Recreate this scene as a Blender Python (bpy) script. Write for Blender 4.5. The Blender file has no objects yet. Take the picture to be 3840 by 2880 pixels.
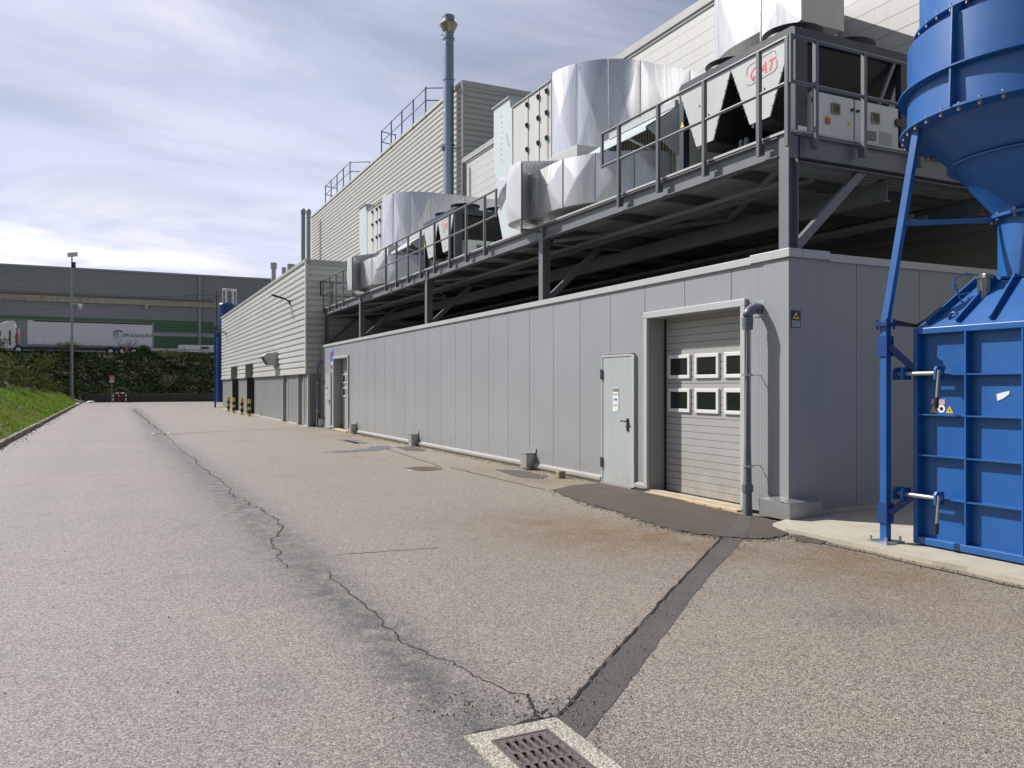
import bpy, bmesh, math, random
from mathutils import Vector, Matrix, noise
import numpy as np
R = math.radians
scene = bpy.context.scene
COL = scene.collection

# ------------------------------------------------------------------ camera
cam_d = bpy.data.cameras.new('camera'); cam = bpy.data.objects.new('camera', cam_d); COL.objects.link(cam)
EYE = 1.6
cam.location = (0, 0, EYE)
cam.rotation_euler = (R(90), 0, -R(25.73))
cam_d.sensor_width = 36; cam_d.lens = 28.5
cam_d.shift_y = 0.00234
cam_d.clip_start = 0.05; cam_d.clip_end = 6000
scene.camera = cam
# ------------------------------------------------------------------ light
SUN_DIR = Vector((-.206, .26, .291)).normalized()          # towards the sun
sun_el = math.asin(SUN_DIR.z)
sl = bpy.data.lights.new('sun', 'SUN'); sl.energy = 5.0; sl.angle = R(.55); sl.color = (1, .955, .89)
sun = bpy.data.objects.new('sun', sl); COL.objects.link(sun)
sun.location = (-30, 40, 60)
sun.rotation_euler = (-SUN_DIR).to_track_quat('-Z', 'Y').to_euler()
scene.view_settings.view_transform = 'Standard'; scene.view_settings.look = 'None'
scene.view_settings.exposure = 0.2; scene.view_settings.gamma = 1
scene.cycles.diffuse_bounces = 2

world = bpy.data.worlds.new('World'); scene.world = world; world.use_nodes = True
def build_world():
    nt = world.node_tree; N = nt.nodes; L = nt.links; N.clear()
    out = N.new('ShaderNodeOutputWorld'); bg = N.new('ShaderNodeBackground')
    sky = N.new('ShaderNodeTexSky'); sky.sky_type = 'NISHITA'; sky.sun_disc = False
    sky.sun_elevation = sun_el
    sky.sun_rotation = math.atan2(SUN_DIR.x, SUN_DIR.y)
    sky.air_density = 1.0; sky.dust_density = 1.2; sky.ozone_density = 2.0
    bg.inputs['Strength'].default_value = .046
    tc = N.new('ShaderNodeTexCoord')
    # cloud deck coordinates: direction projected on a high plane
    sep = N.new('ShaderNodeSeparateXYZ'); L.new(tc.outputs['Generated'], sep.inputs[0])
    zc = N.new('ShaderNodeMath'); zc.operation = 'MAXIMUM'; L.new(sep.outputs['Z'], zc.inputs[0]); zc.inputs[1].default_value = 0.0
    za = N.new('ShaderNodeMath'); za.operation = 'ADD'; L.new(zc.outputs[0], za.inputs[0]); za.inputs[1].default_value = .16
    dx = N.new('ShaderNodeMath'); dx.operation = 'DIVIDE'; L.new(sep.outputs['X'], dx.inputs[0]); L.new(za.outputs[0], dx.inputs[1])
    dy = N.new('ShaderNodeMath'); dy.operation = 'DIVIDE'; L.new(sep.outputs['Y'], dy.inputs[0]); L.new(za.outputs[0], dy.inputs[1])
    cmb = N.new('ShaderNodeCombineXYZ'); L.new(dx.outputs[0], cmb.inputs[0]); L.new(dy.outputs[0], cmb.inputs[1])
    def layer(scale_xyz, rot, sc, detail, dist, lo, hi, rough=.55):
        mp = N.new('ShaderNodeMapping'); mp.inputs['Scale'].default_value = scale_xyz; mp.inputs['Rotation'].default_value = (0, 0, rot)
        L.new(cmb.outputs[0], mp.inputs[0])
        nz = N.new('ShaderNodeTexNoise'); nz.inputs['Scale'].default_value = sc; nz.inputs['Detail'].default_value = detail
        nz.inputs['Distortion'].default_value = dist; nz.inputs['Roughness'].default_value = rough
        L.new(mp.outputs[0], nz.inputs['Vector'])
        mr = N.new('ShaderNodeMapRange'); mr.interpolation_type = 'SMOOTHSTEP'
        mr.inputs['From Min'].default_value = lo; mr.inputs['From Max'].default_value = hi
        L.new(nz.outputs['Fac'], mr.inputs['Value']); return mr.outputs[0]
    veil = layer((.7, 1.7, 1), .35, .9, 8, .8, .34, .70, .55)        # thin high veil
    streak = layer((.8, 1.7, 1), .25, 1.1, 9, .7, .46, .80, .56)      # cirrus streaks
    # veil gets thicker towards the sun's side (left), thinner to the right
    dot = N.new('ShaderNodeVectorMath'); dot.operation = 'DOT_PRODUCT'
    L.new(tc.outputs['Generated'], dot.inputs[0]); dot.inputs[1].default_value = (-.62, .78, .0)
    mr = N.new('ShaderNodeMapRange'); mr.inputs['From Min'].default_value = -.1; mr.inputs['From Max'].default_value = .66
    mr.inputs['To Min'].default_value = .0; mr.inputs['To Max'].default_value = 1.0
    L.new(dot.outputs['Value'], mr.inputs['Value'])
    low = N.new('ShaderNodeMapRange'); low.interpolation_type = 'SMOOTHSTEP'   # horizon haze
    low.inputs['From Min'].default_value = .32; low.inputs['From Max'].default_value = .0
    low.inputs['To Min'].default_value = 0; low.inputs['To Max'].default_value = .55
    L.new(sep.outputs['Z'], low.inputs['Value'])
    v2 = N.new('ShaderNodeMath'); v2.operation = 'MULTIPLY_ADD'
    L.new(veil, v2.inputs[0]); v2.inputs[1].default_value = .42; v2.inputs[2].default_value = .6
    v3 = N.new('ShaderNodeMath'); v3.operation = 'MULTIPLY'; L.new(v2.outputs[0], v3.inputs[0]); L.new(mr.outputs[0], v3.inputs[1])
    v4 = N.new('ShaderNodeMath'); v4.operation = 'ADD'; v4.use_clamp = True; lw = N.new('ShaderNodeMath'); lw.operation = 'MULTIPLY'; L.new(low.outputs[0], lw.inputs[0]); L.new(mr.outputs[0], lw.inputs[1]); L.new(v3.outputs[0], v4.inputs[0]); L.new(lw.outputs[0], v4.inputs[1])
    m1 = N.new('ShaderNodeMix'); m1.data_type = 'RGBA'
    L.new(v4.outputs[0], m1.inputs['Factor']); L.new(sky.outputs[0], m1.inputs['A']); m1.inputs['B'].default_value = (13.2, 14.2, 18.2, 1)
    s2 = N.new('ShaderNodeMath'); s2.operation = 'MULTIPLY'; L.new(streak, s2.inputs[0]); s2.inputs[1].default_value = .6
    m2 = N.new('ShaderNodeMix'); m2.data_type = 'RGBA'
    L.new(s2.outputs[0], m2.inputs['Factor']); L.new(m1.outputs['Result'], m2.inputs['A']); m2.inputs['B'].default_value = (18.5, 18.6, 19.6, 1)
    # low puffs near the horizon
    puff = layer((1, 1.3, 1), .0, .9, 9, .3, .44, .60, .55)
    pl = N.new('ShaderNodeMapRange'); pl.interpolation_type = 'SMOOTHSTEP'
    pl.inputs['From Min'].default_value = .26; pl.inputs['From Max'].default_value = .13
    L.new(sep.outputs['Z'], pl.inputs['Value'])
    pm = N.new('ShaderNodeMath'); pm.operation = 'MULTIPLY'; L.new(puff, pm.inputs[0]); L.new(pl.outputs[0], pm.inputs[1])
    m3 = N.new('ShaderNodeMix'); m3.data_type = 'RGBA'
    L.new(pm.outputs[0], m3.inputs['Factor']); L.new(m2.outputs['Result'], m3.inputs['A']); m3.inputs['B'].default_value = (20.5, 20.5, 20.7, 1)
    L.new(m3.outputs['Result'], bg.inputs['Color']); L.new(bg.outputs[0], out.inputs[0])
build_world()

# ------------------------------------------------------------------ helpers
SIN, COS, F = .4341, .9009, 3040.0
def gp(u, v, z=0.0):                      # a measured point of the plan: bearing and depth on the ground
    d = (EYE - z) * F / (v - 1449.0); du = (u - 1920.0) / F
    return (d * (SIN + du * COS), d * (COS - du * SIN))
ORIG = {}
def tag(o, label=None, cat=None, group=None, kind=None):
    if label: o['label'] = label
    if cat: o['category'] = cat
    if group: o['group'] = group
    if kind: o['kind'] = kind
    return o
def thing(name, label, cat, loc=(0, 0, 0), group=None):
    o = bpy.data.objects.new(name, None); COL.objects.link(o); o.location = loc
    o.empty_display_size = .2
    ORIG[o.name] = Vector(loc)
    return tag(o, label, cat, group)
class MB:
    def __init__(s): s.v = []; s.f = []; s.m = []; s.mi = 0; s.sm = []; s.smooth = False
    def add(s, vs, fs):
        n = len(s.v); s.v.extend([tuple(p) for p in vs])
        for f in fs:
            s.f.append(tuple(i + n for i in f)); s.m.append(s.mi); s.sm.append(s.smooth)
        return s
    def box(s, x0, x1, y0, y1, z0, z1):
        return s.add([(x0, y0, z0), (x1, y0, z0), (x1, y1, z0), (x0, y1, z0), (x0, y0, z1), (x1, y0, z1), (x1, y1, z1), (x0, y1, z1)],
                     [(3, 2, 1, 0), (4, 5, 6, 7), (0, 1, 5, 4), (1, 2, 6, 5), (2, 3, 7, 6), (3, 0, 4, 7)])
    def bar(s, p, q, w, h=None, up=(0, 0, 1)):
        h = w if h is None else h
        p = Vector(p); q = Vector(q); d = (q - p).normalized(); up = Vector(up)
        if abs(d.dot(up)) > .98: up = Vector((1, 0, 0))
        a = d.cross(up).normalized(); b = a.cross(d).normalized()
        vs = []
        for c in (p, q):
            for sa, sb in ((-1, -1), (1, -1), (1, 1), (-1, 1)): vs.append(c + a * sa * w / 2 + b * sb * h / 2)
        return s.add(vs, [(3, 2, 1, 0), (4, 5, 6, 7), (0, 1, 5, 4), (1, 2, 6, 5), (2, 3, 7, 6), (3, 0, 4, 7)])
    def tube(s, path, r, n=12, cap=True):
        path = [Vector(p) for p in path]; rings = []; prev = None
        rs = r if isinstance(r, (list, tuple)) else [r] * len(path)
        for i, p in enumerate(path):
            if i == 0: d = path[1] - p
            elif i == len(path) - 1: d = p - path[i - 1]
            else: d = (path[i + 1] - p).normalized() + (p - path[i - 1]).normalized()
            d.normalize()
            if prev is None:
                a = d.orthogonal().normalized()
            else:
                a = (prev - d * prev.dot(d)).normalized()
            prev = a; b = d.cross(a)
            rings.append([p + (a * math.cos(t) + b * math.sin(t)) * rs[i] for t in [2 * math.pi * k / n for k in range(n)]])
        base = len(s.v); vs = [q for r_ in rings for q in r_]; fs = []
        for i in range(len(rings) - 1):
            for k in range(n):
                k2 = (k + 1) % n
                fs.append((i * n + k, i * n + k2, (i + 1) * n + k2, (i + 1) * n + k))
        old = s.smooth; s.smooth = True; s.add(vs, fs)
        s.smooth = False
        if cap:
            s.add(rings[0], [tuple(reversed(range(n)))]); s.add(rings[-1], [tuple(range(n))])
        s.smooth = old; return s
    def lathe(s, prof, c, n=32, cap0=False, cap1=False, smooth=True):
        cx, cy = c; vs = []; fs = []
        for r, z in prof:
            for k in range(n):
                t = 2 * math.pi * k / n; vs.append((cx + r * math.cos(t), cy + r * math.sin(t), z))
        for i in range(len(prof) - 1):
            for k in range(n):
                k2 = (k + 1) % n; fs.append((i * n + k, i * n + k2, (i + 1) * n + k2, (i + 1) * n + k))
        old = s.smooth; s.smooth = smooth
        if not smooth: s.add(vs, fs)
        else:                                        # separate rings so that profile corners stay crisp
            for i in range(len(prof) - 1):
                s.add(vs[i * n:(i + 2) * n], [(k, (k + 1) % n, n + (k + 1) % n, n + k) for k in range(n)])
        s.smooth = False
        if cap0: s.add(vs[:n], [tuple(reversed(range(n)))])
        if cap1: s.add(vs[-n:], [tuple(range(n))])
        s.smooth = old; return s
    def prism(s, poly, axis, a, b):
        """poly of 2-D points in the plane across axis ('x': (y,z), 'y': (x,z), 'z': (x,y))."""
        def P(p, t):
            return {'x': (t, p[0], p[1]), 'y': (p[0], t, p[1]), 'z': (p[0], p[1], t)}[axis]
        n = len(poly)
        vs = [P(p, a) for p in poly] + [P(p, b) for p in poly]
        fs = [tuple(reversed(range(n))), tuple(range(n, 2 * n))] + [(i, (i + 1) % n, n + (i + 1) % n, n + i) for i in range(n)]
        return s.add(vs, fs)
    def quad(s, a, b, c, d): return s.add([a, b, c, d], [(0, 1, 2, 3)])
    def build(s, name, mats, parent=None, bevel=0, fix=True):
        me = bpy.data.meshes.new(name)
        o = ORIG[parent.name] if parent is not None else Vector((0, 0, 0))
        me.from_pydata([(p[0] - o.x, p[1] - o.y, p[2] - o.z) for p in s.v], [], s.f)
        mats = mats if isinstance(mats, (list, tuple)) else [mats]
        for m in mats: me.materials.append(m)
        me.polygons.foreach_set('material_index', s.m)
        me.polygons.foreach_set('use_smooth', s.sm)
        if fix:
            bm = bmesh.new(); bm.from_mesh(me); bmesh.ops.recalc_face_normals(bm, faces=bm.faces); bm.to_mesh(me); bm.free()
        me.update()
        ob = bpy.data.objects.new(name, me); COL.objects.link(ob)
        if parent is not None: ob.parent = parent
        ORIG[ob.name] = o
        if bevel:
            md = ob.modifiers.new('bevel', 'BEVEL'); md.width = bevel; md.segments = 2; md.limit_method = 'ANGLE'
        return ob
def solo(mb, name, mats, label, cat, group=None, loc=None, bevel=0):
    """a thing that is one mesh; its origin is moved to loc"""
    o = mb.build(name, mats, None, bevel)
    if loc is not None:
        l = Vector(loc); o.data.transform(Matrix.Translation(-l)); o.location = l; ORIG[o.name] = l
    return tag(o, label, cat, group)
def struct(mb, name, mats, fix=True):
    return tag(mb.build(name, mats, None, fix=fix), kind='structure')
CHILD = {}
def kids(o): return [c for c in bpy.data.objects if c.parent == o]
def copy_tree(o, parent=None, dy=0.0):
    c = o.copy(); COL.objects.link(c); c.parent = parent
    if parent is None: c.location.y += dy
    ORIG[c.name] = ORIG[o.name] + Vector((0, dy, 0))
    for ch in kids(o): copy_tree(ch, c, dy)
    return c
def text_mesh(s, size, shear=0, extrude=.0, bold=0.0, align='LEFT'):
    cu = bpy.data.curves.new('t', 'FONT'); cu.body = s; cu.size = size; cu.shear = shear; cu.extrude = extrude; cu.offset = bold
    cu.align_x = align; cu.resolution_u = 3
    ob = bpy.data.objects.new('t', cu); COL.objects.link(ob)
    bpy.context.view_layer.update()
    me = bpy.data.meshes.new_from_object(ob.evaluated_get(bpy.context.evaluated_depsgraph_get()))
    bpy.data.objects.remove(ob); bpy.data.curves.remove(cu)
    vs = [tuple(v.co) for v in me.vertices]; fs = [tuple(p.vertices) for p in me.polygons]
    bpy.data.meshes.remove(me); return vs, fs
def put_text(mb, s, size, origin, right, up, **k):
    """lay writing on a real surface: origin, unit vectors to the reader's right and up"""
    vs, fs = text_mesh(s, size, **k); o = Vector(origin); r = Vector(right); u = Vector(up); n = r.cross(u)
    mb.add([o + r * v[0] + u * v[1] + n * v[2] for v in vs], fs)
def disc(mb, c, r, right, up, n=20, squash=1.0):
    c = Vector(c); a = Vector(right); b = Vector(up)
    mb.add([c + a * r * math.cos(2 * math.pi * k / n) + b * r * squash * math.sin(2 * math.pi * k / n) for k in range(n)], [tuple(range(n))])

# ------------------------------------------------------------------ materials
def new_mat(name):
    m = bpy.data.materials.new(name); m.use_nodes = True; nt = m.node_tree
    return m, nt, nt.nodes, nt.links, nt.nodes['Principled BSDF']
def paint(name, col, rough=.5, metal=0.0, var=.12, vscale=1.5, streak=0.0, bump=0.0, bscale=60, dirt=None, dirt_amt=0.0, spec=.5, rvar=.1):
    """a painted or bare surface: soft mottling, vertical run-off streaks, small dents"""
    m, nt, N, L, b = new_mat(name)
    b.inputs['Roughness'].default_value = rough; b.inputs['Metallic'].default_value = metal
    b.inputs['Specular IOR Level'].default_value = spec
    tc = N.new('ShaderNodeTexCoord')
    nz = N.new('ShaderNodeTexNoise'); nz.inputs['Scale'].default_value = vscale; nz.inputs['Detail'].default_value = 6
    L.new(tc.outputs['Object'], nz.inputs['Vector'])
    mx = N.new('ShaderNodeMix'); mx.data_type = 'RGBA'; L.new(nz.outputs['Fac'], mx.inputs['Factor'])
    mx.inputs['A'].default_value = tuple(c * (1 - var) for c in col) + (1,)
    mx.inputs['B'].default_value = tuple(min(1, c * (1 + var)) for c in col) + (1,)
    res = mx.outputs['Result']
    if streak:
        mp = N.new('ShaderNodeMapping'); mp.inputs['Scale'].default_value = (3.2, 3.2, .16); L.new(tc.outputs['Object'], mp.inputs[0])
        n2 = N.new('ShaderNodeTexNoise'); n2.inputs['Scale'].default_value = 2.2; n2.inputs['Detail'].default_value = 8; L.new(mp.outputs[0], n2.inputs['Vector'])
        mr = N.new('ShaderNodeMapRange'); mr.inputs['From Min'].default_value = .48; mr.inputs['From Max'].default_value = .75
        mr.inputs['To Max'].default_value = streak; L.new(n2.outputs['Fac'], mr.inputs['Value'])
        m2 = N.new('ShaderNodeMix'); m2.data_type = 'RGBA'; L.new(mr.outputs[0], m2.inputs['Factor']); L.new(res, m2.inputs['A'])
        dc = dirt or tuple(c * .45 for c in col); m2.inputs['B'].default_value = dc + (1,); res = m2.outputs['Result']
    if dirt_amt:
        n3 = N.new('ShaderNodeTexNoise'); n3.inputs['Scale'].default_value = vscale * 3; n3.inputs['Detail'].default_value = 9; n3.inputs['Roughness'].default_value = .7
        L.new(tc.outputs['Object'], n3.inputs['Vector'])
        mr = N.new('ShaderNodeMapRange'); mr.inputs['From Min'].default_value = .55; mr.inputs['From Max'].default_value = .72
        mr.inputs['To Max'].default_value = dirt_amt; L.new(n3.outputs['Fac'], mr.inputs['Value'])
        m3 = N.new('ShaderNodeMix'); m3.data_type = 'RGBA'; L.new(mr.outputs[0], m3.inputs['Factor']); L.new(res, m3.inputs['A'])
        m3.inputs['B'].default_value = (dirt or tuple(c * .4 for c in col)) + (1,); res = m3.outputs['Result']
    L.new(res, b.inputs['Base Color'])
    rr = N.new('ShaderNodeMapRange'); rr.inputs['To Min'].default_value = max(.02, rough - rvar); rr.inputs['To Max'].default_value = min(1, rough + rvar)
    L.new(nz.outputs['Fac'], rr.inputs['Value']); L.new(rr.outputs[0], b.inputs['Roughness'])
    if bump:
        n4 = N.new('ShaderNodeTexNoise'); n4.inputs['Scale'].default_value = bscale; n4.inputs['Detail'].default_value = 4; L.new(tc.outputs['Object'], n4.inputs['Vector'])
        bp = N.new('ShaderNodeBump'); bp.inputs['Strength'].default_value = bump; bp.inputs['Distance'].default_value = .02
        L.new(n4.outputs['Fac'], bp.inputs['Height']); L.new(bp.outputs[0], b.inputs['Normal'])
    return m
M = {}
M['panel'] = paint('panel grey', (.29, .305, .328), .42, var=.05, vscale=.6, streak=.12, dirt=(.25, .24, .23), bump=.10, bscale=1.3)
def splash(name, height, amt, col):
    m = M[name]; nt = m.node_tree; N = nt.nodes; L = nt.links; b = N['Principled BSDF']; src = b.inputs['Base Color'].links[0].from_socket
    tc = N.new('ShaderNodeTexCoord'); sp = N.new('ShaderNodeSeparateXYZ'); L.new(tc.outputs['Object'], sp.inputs[0])
    n = N.new('ShaderNodeTexNoise'); n.inputs['Scale'].default_value = 3.5; n.inputs['Detail'].default_value = 9; n.inputs['Roughness'].default_value = .7; L.new(tc.outputs['Object'], n.inputs['Vector'])
    r = N.new('ShaderNodeMapRange'); r.inputs['From Min'].default_value = height; r.inputs['From Max'].default_value = 0; r.inputs['To Max'].default_value = 1; L.new(sp.outputs['Z'], r.inputs['Value'])
    r2 = N.new('ShaderNodeMapRange'); r2.inputs['From Min'].default_value = .38; r2.inputs['From Max'].default_value = .68; r2.inputs['To Max'].default_value = amt; L.new(n.outputs['Fac'], r2.inputs['Value'])
    q = N.new('ShaderNodeMath'); q.operation = 'MULTIPLY'; L.new(r.outputs[0], q.inputs[0]); L.new(r2.outputs[0], q.inputs[1])
    x = N.new('ShaderNodeMix'); x.data_type = 'RGBA'; L.new(q.outputs[0], x.inputs['Factor']); L.new(src, x.inputs['A']); x.inputs['B'].default_value = col + (1,); L.new(x.outputs['Result'], b.inputs['Base Color'])
splash('panel', .75, .75, (.25, .22, .17))
M['panel_cap'] = paint('cap grey', (.45, .46, .47), .38, var=.05, streak=.08)
M['flash'] = paint('base flashing', (.30, .295, .28), .5, var=.15, dirt_amt=.4, dirt=(.3, .22, .13), vscale=3)
M['door_steel'] = paint('door light grey', (.40, .44, .445), .35, var=.06, streak=.25, dirt=(.3, .31, .29), dirt_amt=.12)
M['sect_door'] = paint('sectional door', (.37, .37, .36), .4, var=.05, streak=.12)
M['rubber'] = paint('black rubber', (.012, .012, .013), .6)
M['black'] = paint('black plastic', (.018, .018, .02), .35)
M['glass'] = paint('dark glass', (.012, .015, .014), .05, var=.2, spec=.8, rvar=.02)
splash('door_steel', .6, .5, (.3, .27, .2)); splash('sect_door', .8, .8, (.28, .23, .16))
M['win_frame'] = paint('window frame', (.68, .68, .68), .4, var=.03)
M['pvc'] = paint('grey pvc pipe', (.15, .16, .195), .35, var=.08, streak=.2)
M['clad_light'] = paint('light cladding', (.49, .485, .455), .42, var=.05, vscale=.25, streak=.10, dirt=(.42, .40, .35))
M['clad_trim'] = paint('cladding trim', (.36, .365, .36), .45, var=.06)
M['clad_low'] = paint('low block cladding', (.52, .525, .50), .42, var=.06, vscale=.25, streak=.14, dirt=(.38, .36, .32))
M['low_wall'] = paint('ribbed grey wall', (.215, .222, .232), .45, var=.1, streak=.3)
M['hall'] = paint('white panel', (.50, .495, .485), .5, var=.06, vscale=.5, streak=.38, dirt=(.42, .41, .39))
M['joint'] = paint('panel joint', (.1, .1, .1), .7)
M['steel'] = paint('painted grey steel', (.165, .175, .195), .42, var=.15, dirt_amt=.15, vscale=1.2)
M['rail'] = paint('rail grey', (.115, .122, .138), .4, var=.1)
M['deck'] = paint('galvanised deck', (.42, .46, .45), .5, metal=.0, var=.15)
M['galv'] = paint('galvanised', (.5, .52, .54), .35, metal=.7, var=.15, vscale=6)
M['frame_dark'] = paint('chiller frame', (.030, .038, .056), .42, var=.12)
M['coil'] = paint('coil fins', (.008, .008, .009), .6)
M['chil_panel'] = paint('chiller panel', (.46, .48, .475), .42, var=.05, streak=.18, dirt=(.42, .39, .33))
M['cabinet'] = paint('cabinet panel', (.62, .63, .63), .42, var=.05, streak=.25, dirt=(.4, .38, .3))
M['fan'] = paint('fan ring', (.018, .02, .024), .5)
M['red'] = paint('red print', (.62, .05, .10), .5)
M['yellow'] = paint('yellow', (.7, .5, .03), .5)
M['white'] = paint('white', (.75, .75, .75), .45, var=.04)
M['beige_grille'] = paint('old grille', (.26, .25, .17), .6, dirt_amt=.5)
M['ahu'] = paint('air handler panel', (.56, .56, .53), .4, var=.04, streak=.22, dirt=(.4, .38, .34))
M['ahu_blue'] = paint('pale blue sheet', (.55, .63, .64), .38, metal=.1, var=.05, streak=.12)
def alu(name, rough, col=(.80, .81, .83), bscale=1.6, bstr=.25, white=0.0):
    m, nt, N, L, b = new_mat(name)
    b.inputs['Metallic'].default_value = 1.0 - white
    tc = N.new('ShaderNodeTexCoord')
    n1 = N.new('ShaderNodeTexNoise'); n1.inputs['Scale'].default_value = 2.5; n1.inputs['Detail'].default_value = 7; L.new(tc.outputs['Object'], n1.inputs['Vector'])
    mp = N.new('ShaderNodeMapping'); mp.inputs['Scale'].default_value = (7, 7, .5); L.new(tc.outputs['Object'], mp.inputs[0])
    n2 = N.new('ShaderNodeTexNoise'); n2.inputs['Scale'].default_value = 2; n2.inputs['Detail'].default_value = 6; L.new(mp.outputs[0], n2.inputs['Vector'])
    mr = N.new('ShaderNodeMapRange'); mr.inputs['From Min'].default_value = .3; mr.inputs['From Max'].default_value = .75
    mr.inputs['To Min'].default_value = rough - .07; mr.inputs['To Max'].default_value = rough + .14; L.new(n2.outputs['Fac'], mr.inputs['Value'])
    L.new(mr.outputs[0], b.inputs['Roughness'])
    mx = N.new('ShaderNodeMix'); mx.data_type = 'RGBA'; L.new(n2.outputs['Fac'], mx.inputs['Factor'])
    mx.inputs['A'].default_value = col + (1,); mx.inputs['B'].default_value = tuple(c * .72 for c in col) + (1,); L.new(mx.outputs['Result'], b.inputs['Base Color'])
    n3 = N.new('ShaderNodeTexNoise'); n3.inputs['Scale'].default_value = bscale; n3.inputs['Detail'].default_value = 3; L.new(tc.outputs['Object'], n3.inputs['Vector'])
    bp = N.new('ShaderNodeBump'); bp.inputs['Strength'].default_value = bstr; bp.inputs['Distance'].default_value = .05
    L.new(n3.outputs['Fac'], bp.inputs['Height']); L.new(bp.outputs[0], b.inputs['Normal'])
    return m
M['alu'] = alu('aluminium sheet',   .36, (.74, .74, .745), white=.42, bstr=.08, bscale=.9)
M['alu_shiny'] = alu('bright aluminium sheet', .27, (.84, .85, .87), bstr=.05, bscale=.8, white=.28)
M['flue'] = alu('stainless flue', .28, (.42, .47, .52), 3, .08)
M['flue_cap'] = alu('flue cap', .4, (.42, .40, .33), 3, .08)
M['blue'] = paint('blue paint', (.008, .098, .335), .40, spec=.6, var=.18, vscale=2.0, streak=.22, dirt=(.045, .085, .17), dirt_amt=.22, bump=.05, bscale=8)
M['blue_dark'] = paint('deep blue paint', (.008, .05, .2), .36, var=.12, vscale=2)
M['bolt'] = paint('bolt', (.3, .27, .24), .5, metal=.6, dirt_amt=.4, dirt=(.2, .1, .05))
M['chrome'] = paint('worn steel rod', (.40, .385, .36), .48, metal=.75, var=.1)
M['cable'] = paint('black cable', (.015, .015, .015), .5)
M['concrete'] = paint('pale concrete', (.46, .42, .34), .85, var=.18, vscale=4, dirt_amt=.4, dirt=(.25, .22, .16), bump=.4, bscale=120)
M['kerb'] = paint('kerb concrete', (.25, .23, .2), .9, var=.25, vscale=3, dirt_amt=.6, dirt=(.09, .085, .07), bump=.5)
M['wallstone'] = paint('dark old concrete', (.085, .082, .075), .9, var=.3, vscale=1.5, streak=.5, bump=.4)
M['iron'] = paint('cast iron', (.155, .128, .125), .55, metal=.15, var=.2, vscale=8, bump=.2)
M['wh_clad'] = paint('warehouse cladding', (.29, .295, .31), .5, var=.06, vscale=.1, streak=.12)
M['wh_green'] = paint('warehouse green', (.065, .165, .078), .5, var=.08)
M['wh_light'] = paint('warehouse pale stripe', (.36, .4, .42), .5, var=.05)
M['wh_band'] = paint('stained concrete band', (.46, .42, .34), .8, var=.25, vscale=.7, streak=.6, dirt=(.16, .13, .1), dirt_amt=.5)
M['truck_white'] = paint('truck white', (.86, .86, .87), .45, var=.04)
M['tyre'] = paint('tyre', (.02, .02, .02), .8)
M['print_dark'] = paint('dark print', (.03, .035, .05), .5)
M['pole'] = paint('galvanised pole', (.30, .32, .34), .45, metal=.4, var=.1)
M['wood_pole'] = paint('weathered pole', (.16, .14, .12), .8, var=.2)
M['sign_blue'] = paint('sign blue', (.03, .17, .5), .4)
M['sign_purple'] = paint('sign purple', (.16, .07, .36), .4)
M['sign_red'] = paint('sign red', (.55, .03, .06), .4)
M['sign_navy'] = paint('sign navy', (.02, .025, .07), .45)
M['stone'] = paint('stone', (.3, .26, .17), .9, var=.25, vscale=12, bump=.5)
M['grit'] = paint('grit', (.17, .155, .14), .9, var=.5, vscale=30)
M['dull_red'] = paint('weathered red', (.22, .045, .035), .7, var=.3, dirt_amt=.4)
M['skirt_metal'] = paint('folded sheet', (.36, .365, .37), .3, metal=.55, var=.08)

def pebble(name, c1, c2, sc=70):
    m, nt, N, L, b = new_mat(name); b.inputs['Roughness'].default_value = .85
    tc = N.new('ShaderNodeTexCoord'); v = N.new('ShaderNodeTexVoronoi'); v.inputs['Scale'].default_value = sc; L.new(tc.outputs['Object'], v.inputs['Vector'])
    sp = N.new('ShaderNodeSeparateColor'); L.new(v.outputs['Color'], sp.inputs[0])
    mx = N.new('ShaderNodeMix'); mx.data_type = 'RGBA'; L.new(sp.outputs['Red'], mx.inputs['Factor']); mx.inputs['A'].default_value = c1 + (1,); mx.inputs['B'].default_value = c2 + (1,)
    r = N.new('ShaderNodeMapRange'); r.inputs['From Max'].default_value = .6; r.inputs['To Min'].default_value = 1.1; r.inputs['To Max'].default_value = .6; L.new(v.outputs['Distance'], r.inputs['Value'])
    s = N.new('ShaderNodeVectorMath'); s.operation = 'SCALE'; L.new(mx.outputs['Result'], s.inputs[0]); L.new(r.outputs[0], s.inputs['Scale']); L.new(s.outputs[0], b.inputs['Base Color'])
    bp = N.new('ShaderNodeBump'); bp.invert = True; bp.inputs['Strength'].default_value = .6; bp.inputs['Distance'].default_value = .01; L.new(v.outputs['Distance'], bp.inputs['Height']); L.new(bp.outputs[0], b.inputs['Normal'])
    return m
M['exposed'] = pebble('washed concrete', (.42, .39, .32), (.66, .63, .55))
M['rusty'] = paint('rusty iron', (.16, .10, .055), .85, var=.4, vscale=9, bump=.4)
M['stick_pink'] = paint('faded pink label', (.50, .36, .40), .6)
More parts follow.
